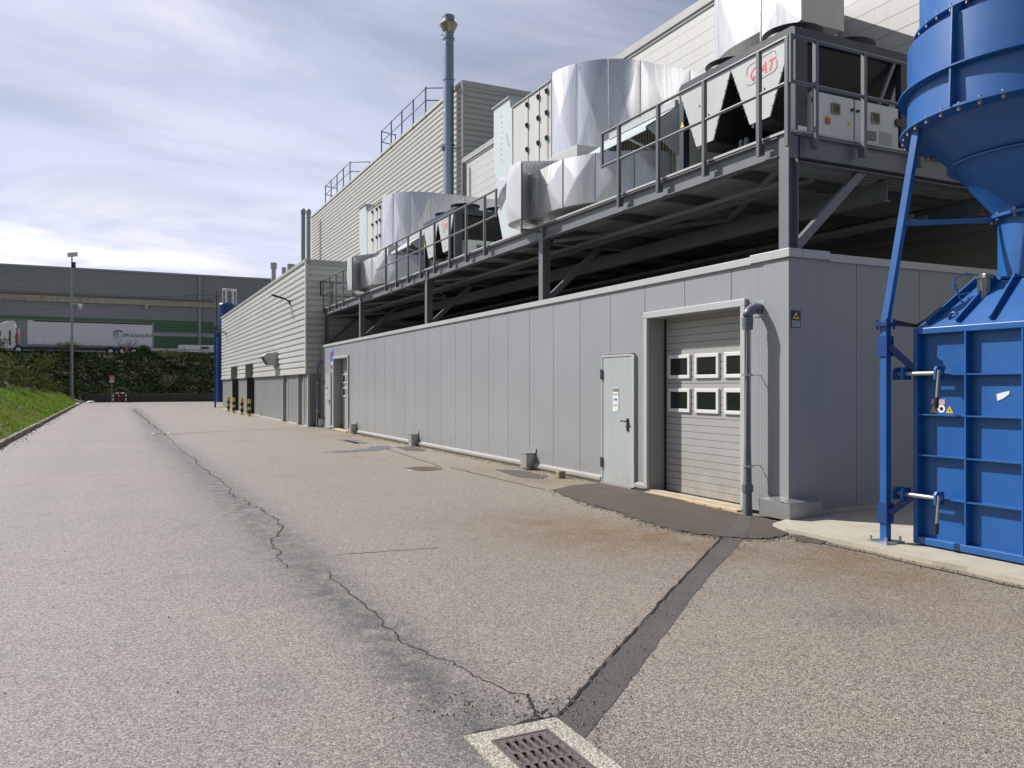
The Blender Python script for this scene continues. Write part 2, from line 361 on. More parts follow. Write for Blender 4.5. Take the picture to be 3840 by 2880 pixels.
def patch_mat(name, col, rust=0.0):
    m, nt, N, L, b = new_mat(name); b.inputs['Roughness'].default_value = .85
    tc = N.new('ShaderNodeTexCoord')
    vo = N.new('ShaderNodeTexNoise'); vo.inputs['Scale'].default_value = 75; vo.inputs['Detail'].default_value = 3; L.new(tc.outputs['Object'], vo.inputs['Vector'])
    n1 = N.new('ShaderNodeTexNoise'); n1.inputs['Scale'].default_value = 2.2; n1.inputs['Detail'].default_value = 6; L.new(tc.outputs['Object'], n1.inputs['Vector'])
    r = N.new('ShaderNodeMapRange'); r.inputs['From Min'].default_value = .3; r.inputs['From Max'].default_value = .72; r.inputs['To Min'].default_value = .55; r.inputs['To Max'].default_value = 1.6; L.new(vo.outputs['Fac'], r.inputs['Value'])
    mx = N.new('ShaderNodeMix'); mx.data_type = 'RGBA'; L.new(n1.outputs['Fac'], mx.inputs['Factor'])
    mx.inputs['A'].default_value = tuple(c * .75 for c in col) + (1,); mx.inputs['B'].default_value = (col[0] * 1.35 + rust * .1, col[1] * 1.25 + rust * .04, col[2] * 1.15, 1)
    vm = N.new('ShaderNodeVectorMath'); vm.operation = 'SCALE'; L.new(mx.outputs['Result'], vm.inputs[0]); L.new(r.outputs[0], vm.inputs['Scale'])
    L.new(vm.outputs[0], b.inputs['Base Color'])
    bp = N.new('ShaderNodeBump'); bp.inputs['Strength'].default_value = .6; bp.inputs['Distance'].default_value = .01; L.new(vo.outputs['Fac'], bp.inputs['Height']); L.new(bp.outputs[0], b.inputs['Normal'])
    return m
M['tar'] = patch_mat('fresh asphalt', (.062, .056, .053), .25)
M['tar_strip'] = patch_mat('trench asphalt', (.078, .074, .072))
M['crack'] = paint('crack filling', (.02, .018, .017), .95)
M['wet'] = patch_mat('blue grey stain', (.10, .115, .16))

def asphalt():
    m, nt, N, L, b = new_mat('aged asphalt')
    b.inputs['Roughness'].default_value = .6; b.inputs['Specular IOR Level'].default_value = .5
    tc = N.new('ShaderNodeTexCoord')
    def noise_(sc, det=3, ro=.5):
        n = N.new('ShaderNodeTexNoise'); n.inputs['Scale'].default_value = sc; n.inputs['Detail'].default_value = det; n.inputs['Roughness'].default_value = ro
        L.new(tc.outputs['Object'], n.inputs['Vector']); return n.outputs['Fac']
    def rng(v, a, b_, c, d):
        r = N.new('ShaderNodeMapRange'); r.inputs['From Min'].default_value = a; r.inputs['From Max'].default_value = b_; r.inputs['To Min'].default_value = c; r.inputs['To Max'].default_value = d
        L.new(v, r.inputs['Value']); return r.outputs[0]
    def mix(fac, A, B):
        x = N.new('ShaderNodeMix'); x.data_type = 'RGBA'
        L.new(fac, x.inputs['Factor']) if hasattr(fac, 'links') else x.inputs['Factor'].__setattr__('default_value', fac)
        for s, v in (('A', A), ('B', B)):
            L.new(v, x.inputs[s]) if hasattr(v, 'links') else x.inputs[s].__setattr__('default_value', tuple(v) + (1,))
        return x.outputs['Result']
    def attr(n):
        a = N.new('ShaderNodeAttribute'); a.attribute_name = n; return a.outputs['Fac']
    def mul(a, b_):
        x = N.new('ShaderNodeMath'); x.operation = 'MULTIPLY'; x.use_clamp = True
        for i, v in enumerate((a, b_)):
            L.new(v, x.inputs[i]) if hasattr(v, 'links') else x.inputs[i].__setattr__('default_value', v)
        return x.outputs[0]
    # aggregate: stones of mixed tone in dark binder
    vo = N.new('ShaderNodeTexVoronoi'); vo.inputs['Scale'].default_value = 112; L.new(tc.outputs['Object'], vo.inputs['Vector'])
    sp = N.new('ShaderNodeSeparateColor'); L.new(vo.outputs['Color'], sp.inputs[0])
    vd = N.new('ShaderNodeTexVoronoi'); vd.inputs['Scale'].default_value = 112; vd.feature = 'DISTANCE_TO_EDGE'; L.new(tc.outputs['Object'], vd.inputs['Vector'])
    ton = rng(sp.outputs['Red'], 0, 1, .42, 1.58)
    big = noise_(.35, 5); mid = noise_(2.3, 7, .65)
    fine = noise_(38, 5, .7)
    base = mix(rng(big, .35, .65, 0, 1), (.35, .303, .275), (.315, .283, .263))
    # warm, dusty apron beside the building; rust runs from it
    base = mix(mul(attr('warm'), rng(mid, .3, .7, .55, 1)), base, (.37, .315, .222))
    base = mix(mul(attr('rust'), rng(mid, .26, .62, .0, 1.0)), base, (.245, .150, .072))
    base = mix(mul(attr('gully'), rng(noise_(5, 8, .7), .32, .56, 0, 1)), base, (.108, .108, .112))
    base = mix(mul(attr('dark'), rng(mid, .3, .7, .3, 1)), base, (.17, .165, .16))
    base = mix(rng(noise_(.8, 9, .72), .54, .76, 0, .5), base, (.20, .185, .175))
    base = mix(rng(noise_(6, 6, .6), .66, .74, 0, .45), base, (.13, .122, .118))
    sc = N.new('ShaderNodeVectorMath'); sc.operation = 'SCALE'; L.new(base, sc.inputs[0]); L.new(mulu(N, L, ton, rng(fine, .25, .75, .72, 1.28)), sc.inputs['Scale'])
    gap = rng(vd.outputs['Distance'], 0.0, .12, .30, 1.0)
    s2 = N.new('ShaderNodeVectorMath'); s2.operation = 'SCALE'; L.new(sc.outputs[0], s2.inputs[0]); L.new(gap, s2.inputs['Scale'])
    L.new(s2.outputs[0], b.inputs['Base Color'])
    h = N.new('ShaderNodeMath'); h.operation = 'MULTIPLY_ADD'; L.new(rng(vd.outputs['Distance'], 0, .25, 0, 1), h.inputs[0]); L.new(rng(sp.outputs['Green'], 0, 1, .4, 1), h.inputs[1]); L.new(fine, h.inputs[2])
    bp = N.new('ShaderNodeBump'); bp.inputs['Strength'].default_value = .55; bp.inputs['Distance'].default_value = .006
    L.new(h.outputs[0], bp.inputs['Height']); L.new(bp.outputs[0], b.inputs['Normal'])
    return m
def mulu(N, L, a, b_):
    x = N.new('ShaderNodeMath'); x.operation = 'MULTIPLY'; L.new(a, x.inputs[0]); L.new(b_, x.inputs[1]); return x.outputs[0]
M['asphalt'] = asphalt()
def soil(name, c1, c2, c3, sc=.6):
    m, nt, N, L, b = new_mat(name); b.inputs['Roughness'].default_value = .95
    tc = N.new('ShaderNodeTexCoord'); n = N.new('ShaderNodeTexNoise'); n.inputs['Scale'].default_value = sc; n.inputs['Detail'].default_value = 10; n.inputs['Roughness'].default_value = .65
    L.new(tc.outputs['Object'], n.inputs['Vector']); cr = N.new('ShaderNodeValToRGB'); cr.color_ramp.elements[0].position = .35; cr.color_ramp.elements[1].position = .68
    cr.color_ramp.elements[0].color = c1 + (1,); cr.color_ramp.elements[1].color = c3 + (1,); e = cr.color_ramp.elements.new(.5); e.color = c2 + (1,)
    L.new(n.outputs['Fac'], cr.inputs[0]); L.new(cr.outputs[0], b.inputs['Base Color']); return m
M['lawn'] = soil('lawn soil', (.06, .085, .02), (.085, .135, .028), (.14, .155, .05))
M['bank'] = soil('bank soil', (.03, .04, .014), (.045, .042, .02), (.07, .055, .03))
M['field'] = soil('field', (.1, .11, .05), (.13, .14, .06), (.16, .15, .08), .05)
def leafy(name, cols, sc=.45, trans=.25):
    m, nt, N, L, b = new_mat(name); b.inputs['Roughness'].default_value = .9; b.inputs['Specular IOR Level'].default_value = .06
    tc = N.new('ShaderNodeTexCoord'); n = N.new('ShaderNodeTexNoise'); n.inputs['Scale'].default_value = sc; n.inputs['Detail'].default_value = 6; L.new(tc.outputs['Object'], n.inputs['Vector'])
    cr = N.new('ShaderNodeValToRGB'); el = cr.color_ramp.elements; el[0].position = .34; el[1].position = .68
    el[0].color = cols[0] + (1,); el[1].color = cols[-1] + (1,)
    for i, c in enumerate(cols[1:-1]): e = el.new(.34 + .34 * (i + 1) / (len(cols) - 1)); e.color = c + (1,)
    L.new(n.outputs['Fac'], cr.inputs[0])
    a = N.new('ShaderNodeAttribute'); a.attribute_name = 'tone'
    s = N.new('ShaderNodeVectorMath'); s.operation = 'SCALE'; L.new(cr.outputs[0], s.inputs[0]); L.new(a.outputs['Fac'], s.inputs['Scale']); L.new(s.outputs[0], b.inputs['Base Color'])
    tr = N.new('ShaderNodeBsdfTranslucent'); L.new(s.outputs[0], tr.inputs['Color'])
    mx = N.new('ShaderNodeMixShader'); mx.inputs[0].default_value = trans; L.new(b.outputs[0], mx.inputs[1]); L.new(tr.outputs[0], mx.inputs[2])
    L.new(mx.outputs[0], nt.nodes['Material Output'].inputs['Surface']); return m
M['scrub'] = leafy('scrub leaves', [(.03, .033, .018), (.026, .05, .016), (.04, .054, .02), (.07, .06, .03)])
M['scrub_sun_tint'] = leafy('sun tinted scrub leaves', [(.05, .055, .025), (.075, .10, .03), (.11, .11, .045), (.16, .14, .075)], .4)  # paler olive scrub: sunlight on the left slope is put into the leaf colour
M['grass'] = leafy('grass blades', [(.10, .17, .022), (.14, .25, .03), (.19, .24, .055), (.24, .21, .09)], .5, .45)
M['shrub_olive'] = leafy('olive leaves', [(.09, .10, .03), (.13, .13, .045), (.17, .15, .07)], 1.2)
M['shrub_green'] = leafy('green leaves', [(.04, .07, .02), (.06, .10, .03), (.1, .12, .05)], 1.2)
M['twig'] = paint('bare twigs', (.2, .15, .12), .9)

# ------------------------------------------------------------------ the ground and the road
def kx(y): return -2.6 - .0096 * y            # line of the kerb
random.seed(7)
def seg_dist(P, pts):
    P = np.asarray(P); best = np.full(len(P), 1e9); side = np.zeros(len(P))
    for a, b in zip(pts[:-1], pts[1:]):
        a = np.array(a); b = np.array(b); ab = b - a; L2 = max(1e-9, ab @ ab)
        t = np.clip(((P - a) @ ab) / L2, 0, 1); q = a + t[:, None] * ab; d = np.hypot(*(P - q).T); best = np.minimum(best, d)
    return best
c8 = lambda x, y: gp(400 + x * .7233, 1600 + y * .7233)
gully_pts = [gp(500, 1530), gp(540, 1570)] + [c8(*p) for p in [(250, 20), (270, 60), (400, 150), (500, 250), (600, 330), (700, 420), (800, 500), (880, 580), (960, 650), (1050, 740), (1150, 870), (1280, 960), (1420, 1070), (1500, 1150), (1600, 1280), (1700, 1380), (1850, 1500), (1960, 1590)]]
def make_road():
    xs = [-3.9, -3.4] + list(np.arange(-3.0, 7.31, .11)) + [8, 9, 11, 14, 20, 30, 45, 70]
    ys = [-60, -30, -15, -6, -2, 0, 1.2] + list(np.arange(2.0, 12, .11)) + list(np.arange(12, 40, .22)) + list(np.arange(40, 91, 1.0)) + [91.4]
    xs = sorted(set([round(float(v), 4) for v in xs] + [1.45, 1.83])); ys = sorted(set([round(float(v), 4) for v in ys] + [2.74, 3.37]))
    nx, ny = len(xs), len(ys)
    X, Y = np.meshgrid(xs, ys); X = X.copy()
    for j, y in enumerate(ys): X[j, 0] = min(kx(y) - .06, -2.72)
    # gentle fall to the gully
    P = np.stack([X.ravel(), Y.ravel()], 1)
    dg = seg_dist(P, gully_pts)
    Z = np.zeros(len(P))
    mb = MB(); mb.v = [(float(p[0]), float(p[1]), float(z)) for p, z in zip(P, Z)]
    mb.f = [(j * nx + i, j * nx + i + 1, (j + 1) * nx + i + 1, (j + 1) * nx + i) for j in range(ny - 1) for i in range(nx - 1) if not (1.44 < (xs[i] + xs[i + 1]) / 2 < 1.84 and 2.73 < (ys[j] + ys[j + 1]) / 2 < 3.38)]
    mb.m = [0] * len(mb.f); mb.sm = [False] * len(mb.f)
    o = struct(mb, 'road', M['asphalt'], fix=False)
    def put(name, arr):
        a = o.data.attributes.new(name, 'FLOAT', 'POINT'); a.data.foreach_set('value', np.clip(arr, 0, 1).astype(np.float32))
    w = np.where(P[:, 1] < 12, .16 + .018 * P[:, 1], .36)
    put('gully', .95 * np.exp(-(dg / w) ** 2) * (P[:, 1] > 2.5))
    warm = np.clip((P[:, 0] - 3.4 + .25 * np.sin(P[:, 1] * .9)) / 3.4, 0, 1) * .9
    warm[P[:, 1] > 38] *= .35
    warm = np.maximum(warm, .42 * np.clip((P[:, 0] - .2) / 3, 0, 1))
    put('warm', warm)
    rust_c = [(gp(2160, 1990), 1.0, 1.0), (gp(2330, 2010), .9, 1.0), (gp(2480, 2015), .9, 1.0), (gp(2640, 2045), .6, 1.0), (gp(3150, 2110), .8, .9), (gp(3030, 2080), .5, .8), (gp(3260, 2130), .6, .55), (gp(1330, 1635), .9, .8), (gp(1420, 1650), 1.0, .5),
              (gp(2030, 1800), .55, .8), (gp(1850, 1760), .6, .5), (gp(3500, 2250), .8, .35), (gp(2900, 2040), .4, .7)]
    ru = np.zeros(len(P))
    for (cx, cy), r, a in rust_c:
        dd = ((P[:, 0] - cx) ** 2 + ((P[:, 1] - cy) / 1.5) ** 2) / r ** 2; ru = np.maximum(ru, a * np.exp(-dd))
    put('rust', ru)
    dk = np.zeros(len(P))
    for (cx, cy), r, a in [(gp(1780, 2790), .35, .8), (gp(2080, 2700), .25, .9), (gp(3100, 2035), .35, .6), (gp(2900, 2070), .3, .5), (gp(1180, 1610), 1.5, .5), (gp(640, 1630), .8, .5), (gp(2330, 2860), .25, .6), (gp(1840, 2880), .3, .6)]:
        dd = ((P[:, 0] - cx) ** 2 + (P[:, 1] - cy) ** 2) / r ** 2; dk = np.maximum(dk, a * np.exp(-dd))
    rs = np.random.RandomState(5)
    for k in range(34):
        cx, cy, r = rs.uniform(-2.5, 6.5), rs.uniform(3.5, 30), rs.uniform(.06, .22); dk = np.maximum(dk, .55 * np.exp(-((P[:, 0] - cx) ** 2 + ((P[:, 1] - cy) / 1.6) ** 2) / r ** 2))
    for c in (.9, -1.1):                                  # old wheel tracks
        dk = np.maximum(dk, .22 * np.exp(-((P[:, 0] - c) / .3) ** 2) * (P[:, 1] > 6))
    put('dark', dk)
make_road()
g = MB(); S = 2500
g.quad((-S, -S, -.35), (S, -S, -.35), (S, S, -.35), (-S, S, -.35)); struct(g, 'ground', M['field'], fix=False)

def strip(mb, pts, w0, w1=None, jit=0.0, z=.004, closed=False, sub=1):
    w1 = w0 if w1 is None else w1; P = []
    for a, b in zip(pts[:-1], pts[1:]):
        for k in range(sub): P.append(Vector(a).lerp(Vector(b), k / sub))
    P.append(Vector(pts[-1])); vs = []; n = len(P)
    for i, p in enumerate(P):
        d = (P[min(i + 1, n - 1)] - P[max(i - 1, 0)]).normalized(); nn = Vector((-d.y, d.x))
        off = random.uniform(-jit, jit) if 0 < i < n - 1 else 0
        w = (w0 + (w1 - w0) * i / max(1, n - 1)) * random.uniform(.6, 1.4) if jit else w0
        c = p + nn * off
        vs += [(c.x + nn.x * w / 2, c.y + nn.y * w / 2, z), (c.x - nn.x * w / 2, c.y - nn.y * w / 2, z)]
    mb.add(vs, [(2 * i, 2 * i + 1, 2 * i + 3, 2 * i + 2) for i in range(n - 1)])
def c6b(x, y): return gp(1600 + x * .4069, 2400 + y * .4069)
ck = MB()
strip(ck, [Vector(gp(*p)) for p in [(618, 1634), (604, 1618), (580, 1601), (560, 1588), (548, 1572), (530, 1560), (512, 1545), (505, 1536)]], .05, .06, jit=.05, sub=5)
main = [[(310, 50), (370, 105), (420, 150), (455, 165), (470, 195), (515, 225), (550, 255), (600, 280), (640, 320), (640, 345), (675, 370)],
        [(715, 380), (750, 410), (800, 425), (805, 440), (850, 460), (890, 490), (910, 525), (885, 550), (880, 570), (840, 600), (890, 640), (890, 680), (935, 735)],
        [(1145, 750), (1165, 785), (1240, 840), (1260, 870), (1310, 900), (1330, 925), (1440, 1005), (1420, 1025), (1500, 1075), (1520, 1110), (1600, 1150), (1690, 1195), (1790, 1220), (1830, 1250), (1900, 1295), (2010, 1330), (2080, 1370), (2165, 1390)]]
for k, pl in enumerate(main):
    pts = [Vector(c8(*p)) for p in pl]; strip(ck, pts, (.02, .016, .010)[k], (.018, .009, .008)[k], jit=.03 if k < 2 else .016, sub=4)
strip(ck, [Vector(c6b(*p)) for p in [(935, 500), (940, 545), (960, 610), (995, 640), (1000, 700), (1080, 730)]], .012, .02, jit=.008, sub=3)
strip(ck, [Vector(c6b(*p)) for p in [(365, 885), (600, 830), (750, 815), (880, 760), (1060, 735), (1200, 715)]], .018, .03, jit=.008, sub=4)
strip(ck, [Vector(c6b(*p)) for p in [(995, 650), (1060, 690), (1120, 640)]], .01, .008, jit=.008, sub=3)
for a, b, w in [((1261, 2081), (1651, 2054), .014), ((819, 1794), (1528, 1763), .012), ((1692, 1754), (2046, 1838), .03), ((1444, 1681), (1657, 1752), .03), ((628, 1627), (1185, 1603), .07), ((330, 1783), (450, 1779), .02), ((255, 1611), (290, 1611), .03)]:
    A = Vector(gp(*a)); B = Vector(gp(*b)); strip(ck, [A, B], w, w * .7, jit=.02, sub=26)
struct(ck, 'asphalt_crack', M['crack'], fix=False)
# asphalt repairs
def blob(mb, pts, z, jit=.028, sub=8):
    P = []
    n = len(pts)
    for i in range(n):
        a = Vector(pts[i]); b = Vector(pts[(i + 1) % n])
        for k in range(sub):
            p = a.lerp(b, k / sub); P.append((p.x + random.uniform(-jit, jit), p.y + random.uniform(-jit, jit), z))
    n = len(P); top = P; bot = [(p[0], p[1], .001) for p in P]
    c = (sum(p[0] for p in P) / n, sum(p[1] for p in P) / n, z)
    mb.add(top + bot, [tuple(range(n))] + [(i, (i + 1) % n, n + (i + 1) % n, n + i) for i in range(n)])
pb = MB()
blob(pb, [gp(*p) for p in [(2075, 1838), (2150, 1822), (2241, 1814), (2300, 1822), (2400, 1840), (2500, 1863), (2640, 1900), (2773, 1932), (2860, 1945), (2925, 1965), (2955, 1990), (2940, 2014), (2880, 2022), (2790, 2022), (2707, 2016), (2600, 2002), (2499, 1981), (2400, 1952), (2316, 1920), (2240, 1900), (2166, 1879), (2110, 1860)]], .014)
blob(pb, [gp(*p) for p in [(2985, 2003), (3070, 2012), (3105, 2028), (3080, 2042), (2990, 2030)]], .007)
struct(pb, 'asphalt_patch', M['tar'])
pb = MB()
blob(pb, [gp(*p) for p in [(1862, 1762), (1950, 1764), (2052, 1785), (2035, 1797), (1940, 1788), (1890, 1774)]], .006)
blob(pb, [gp(*p) for p in [(1482, 1676), (1545, 1675), (1601, 1688), (1590, 1692), (1520, 1690)]], .006)
struct(pb, 'asphalt_patch', M['tar_strip'])
ts = MB()
L0 = [Vector(gp(*p)) for p in [(2090, 2702), (2266, 2498), (2491, 2249), (2695, 2033), (2750, 1972), (2773, 1936)]]
R0 = [Vector(gp(*p)) for p in [(2185, 2780), (2407, 2498), (2599, 2232), (2782, 2029), (2815, 1975), (2819, 1940)]]
LL, RR = [], []
for i in range(5):
    for k in range(10):
        j = random.uniform(-.004, .004); LL.append(L0[i].lerp(L0[i + 1], k / 10) + Vector((j, -j))); j = random.uniform(-.005, .005); RR.append(R0[i].lerp(R0[i + 1], k / 10) + Vector((j, -j)))
n = len(LL)
zs = [.0022 if i < 33 else .0165 for i in range(n)]
ts.add([(p.x, p.y, z) for p, z in zip(LL, zs)] + [(p.x, p.y, z) for p, z in zip(RR, zs)], [(i, i + 1, n + i + 1, n + i) for i in range(n - 1)])
struct(ts, 'trench_patch', M['tar_strip'], fix=False)
ck2 = MB(); strip(ck2, [Vector(gp(2080, 2706))] + [p + Vector((-.006, .006)) for p in LL[:34]], .014, .018, jit=.005, z=.0075, sub=2)
struct(ck2, 'asphalt_crack', M['crack'], fix=False)
ws = MB()
for pts in ([(1221, 1697), (1350, 1686), (1400, 1676), (1440, 1672), (1464, 1680), (1420, 1690), (1320, 1696)], [(1270, 1649), (1330, 1650), (1376, 1662), (1340, 1664)]):
    blob(ws, [gp(*p) for p in pts], .005, jit=.12)
struct(ws, 'damp_stain', M['wet'])
# concrete strip under the dust collector
sl_ = MB(); random.seed(3)
ed = [(6.66, 7.0)] + [(6.56 + random.uniform(-.03, .03), y) for y in np.arange(6.7, -3, -.3)]
poly = ed + [(13.2, -3.0), (13.2, 7.2), (7.1, 7.2)]
sl_.prism(poly, 'z', 0.0, .045); struct(sl_, 'concrete_slab', M['concrete'])
e2 = MB(); strip(e2, [Vector((6.42 + random.uniform(-.02, .02), y)) for y in np.arange(6.2, -1, -.25)], .02, .03, jit=.012, z=.0045)
struct(e2, 'asphalt_crack', M['crack'], fix=False)
# kerb
kb = MB(); y = -20.0
while y < 88:
    a = kx(y); b = kx(y + .97); j = random.uniform(-.015, .015); h = .13 + random.uniform(-.012, .012)
    kb.add([(a + j, y, -.05), (b + j, y + .97, -.05), (b - .13 + j, y + .97, -.05), (a - .13 + j, y, -.05), (a + j - .015, y, h), (b + j - .015, y + .97, h), (b - .13 + j, y + .97, h), (a - .13 + j, y, h)],
           [(3, 2, 1, 0), (4, 5, 6, 7), (0, 1, 5, 4), (1, 2, 6, 5), (2, 3, 7, 6), (3, 0, 4, 7)]); y += 1.0
struct(kb, 'kerb', M['kerb'])
# hillside: left bank and the far bank, rising to the upper road
def hill(x, y):
    a = max(0.0, (kx(y) - .15 - x)) * .5; b = max(0.0, (y - 91.6)) * .42
    t = max(a, b)
    if t > 5.3: t = 5.3 + (t - 5.3) * .0
    w = min(1, max(a, b) / .5)
    nz = noise.noise(Vector((x * .25, y * .25, 0))) * .35 * w
    if t >= 5.3: nz *= .15
    return .08 + t + nz
hm = MB(); offs = [0, .25] + list(np.arange(.5, 13, .5)) + list(np.arange(13, 70, 3.0)); far_x = [0, .6] + list(np.arange(1.2, 84, 2.4)); ys = list(np.arange(-40, 0, 4.0)) + list(np.arange(0, 91.2, .9)) + list(np.arange(91.3, 112, .9)) + list(np.arange(112, 180, 6.0))
def hill_grid(cols, sign, ylist):
    n0 = len(hm.v); nc = len(cols)
    for yy in ylist:
        for o_ in cols:
            x_ = kx(yy) - .08 + sign * o_; hm.v.append((x_, yy, hill(x_, yy)))
    for j in range(len(ylist) - 1):
        for i in range(nc - 1):
            a, b_ = n0 + j * nc + i, n0 + (j + 1) * nc + i
            hm.f.append((a, a + 1, b_ + 1, b_) if sign > 0 else (a + 1, a, b_, b_ + 1)); hm.sm.append(True)
            cy = (ylist[j] + ylist[j + 1]) / 2; cx = kx(cy) - .08 + sign * (cols[i] + cols[i + 1]) / 2
            hm.m.append(0 if (cx > -6.3 + .036 * (cy - 52) and cy < 90) or cy < 20 else 1)
hill_grid(offs, -1, ys); hill_grid(far_x, 1, [y for y in ys if y > 91.2])
struct(hm, 'hillside', [M['lawn'], M['bank']], fix=False)
ur = MB(); ur.box(-90, 90, 107, 124.8, 5.2, 5.47); struct(ur, 'upper_road', M['asphalt'])
def tone_attr(o, vals):
    a = o.data.attributes.new('tone', 'FLOAT', 'FACE'); a.data.foreach_set('value', vals)
def leaf_mesh(name, pts, mat, smin, smax, parent=None, tones=None):
    mb = MB(); tn = []
    for i, p in enumerate(pts):
        s = random.uniform(smin, smax); d = Vector((random.gauss(0, 1), random.gauss(0, 1), random.gauss(0, 1))).normalized(); a = d.orthogonal().normalized(); b = d.cross(a)
        t = random.uniform(0, 6.28); a, b = a * math.cos(t) + b * math.sin(t), b * math.cos(t) - a * math.sin(t)
        p = Vector(p); mb.add([p - a * s, p - b * s * .45, p + a * s, p + b * s * .45], [(0, 1, 2, 3)])
        tn.append(random.uniform(.6, 1.4) * (tones[i] if tones else 1))
    o = mb.build(name, mat, parent, fix=False); tone_attr(o, tn); return o
random.seed(11)
pts = []
def scrub_h(x, y): return max(.12, .75 + 1.5 * noise.noise(Vector((x * .33, y * .33, 5))) + .6 * noise.noise(Vector((x * .9, y * .9, 2))))
while len(pts) < 52000:
    if random.random() < .42: x = random.uniform(-19, -4.6); y = random.uniform(40, 92)
    else: x = random.uniform(-16, 24); y = random.uniform(91.8, 106.5)
    if y < 91.8 and x > -6.3 + .036 * (y - 52) + .5 * noise.noise(Vector((y * .5, 1, 1))): continue
    z = hill(x, y); 
    h = scrub_h(x, y)
    if z > 4.6 and y > 91.8: h *= .3
    if y > 91.8: h *= .5
    pts.append((x, y, z + h * random.random() ** .55))
tag(leaf_mesh('bank_scrub', [p for p in pts if p[1] >= 91.8], M['scrub'], .09, .24), kind='stuff')
tag(leaf_mesh('sun_tinted_scrub', [p for p in pts if p[1] < 91.8], M['scrub_sun_tint'], .07, .22), kind='stuff')  # left bank leaves, in the palette lightened to look partly sunlit
gb = MB(); tn = []; random.seed(5)
while len(tn) < 70000:
    y = 20 + 66 * random.random() ** 1.5 if len(tn) < 50000 else random.uniform(6, 22)
    x = random.uniform(-7.4, kx(y) - .1)
    if y > 22 and x < -6.4 + .036 * (y - 52): continue
    z = hill(x, y) - .02; h = random.uniform(.05, .15) * (1.2 + .9 * noise.noise(Vector((x, y * .6, 0)))); w = random.uniform(.012, .03); t = random.uniform(0, 6.28); ln = random.uniform(-.08, .08); l2 = random.uniform(-.08, .08)
    gb.add([(x - w * math.cos(t), y - w * math.sin(t), z), (x + w * math.cos(t), y + w * math.sin(t), z), (x + ln, y + l2, z + h)], [(0, 1, 2)])
    tn.append(random.uniform(.7, 1.3))
go = gb.build('grass', M['grass'], None, fix=False); tone_attr(go, tn); tag(go, kind='stuff')
# retaining wall at the foot of the far bank
rw = MB(); rw.box(-3.3, 60, 91.35, 91.7, -.1, .78); rw.box(-3.32, 60, 91.31, 91.74, .78, .86)
solo(rw, 'retaining_wall', M['wallstone'], 'low dark stained concrete wall along the foot of the scrub bank', 'wall', loc=(10, 91.5, 0))

# ================================================================== BUILDINGS
WX = 7.165; WY0, WY1 = 7.26, 32.45; WT = 3.16
def ribbed(name, src, pitch, strength, axis='Y'):
    """vertical micro ribs on a copy of a painted sheet"""
    m = M[src].copy(); m.name = name; nt = m.node_tree; N = nt.nodes; L = nt.links; b = N['Principled BSDF']
    tc = N.new('ShaderNodeTexCoord'); w = N.new('ShaderNodeTexWave'); w.wave_type = 'BANDS'; w.bands_direction = axis
    w.inputs['Scale'].default_value = 2 * math.pi / (20 * pitch) ; w.inputs['Distortion'].default_value = 0
    L.new(tc.outputs['Object'], w.inputs['Vector'])
    bp = N.new('ShaderNodeBump'); bp.inputs['Strength'].default_value = strength; bp.inputs['Distance'].default_value = .01
    L.new(w.outputs['Fac'], bp.inputs['Height']); L.new(bp.outputs[0], b.inputs['Normal']); return m
M['panel_rib'] = ribbed('micro ribbed grey panel', 'panel', .045, .22)
M['panel_ribx'] = ribbed('micro ribbed grey panel side', 'panel', .045, .10, 'X')
M['low_rib'] = ribbed('ribbed low wall', 'low_wall', .09, .9)
M['low_ribx'] = ribbed('ribbed low wall side', 'low_wall', .09, .9, 'X')
annex = thing('plant_annex', 'long low grey panelled annex with two sectional doors under the steel platform', 'building', (WX, WY0, 0))
OPEN = [(8.06, 10.10, 2.62), (10.47, 11.37, 2.12), (28.05, 30.12, 2.62), (30.62, 31.55, 2.12)]
joints = [12.15 + .967 * k for k in range(-5, 22)]; joints = [WY0] + [j for j in joints if WY0 + .3 < j < WY1 - .2] + [WY1]
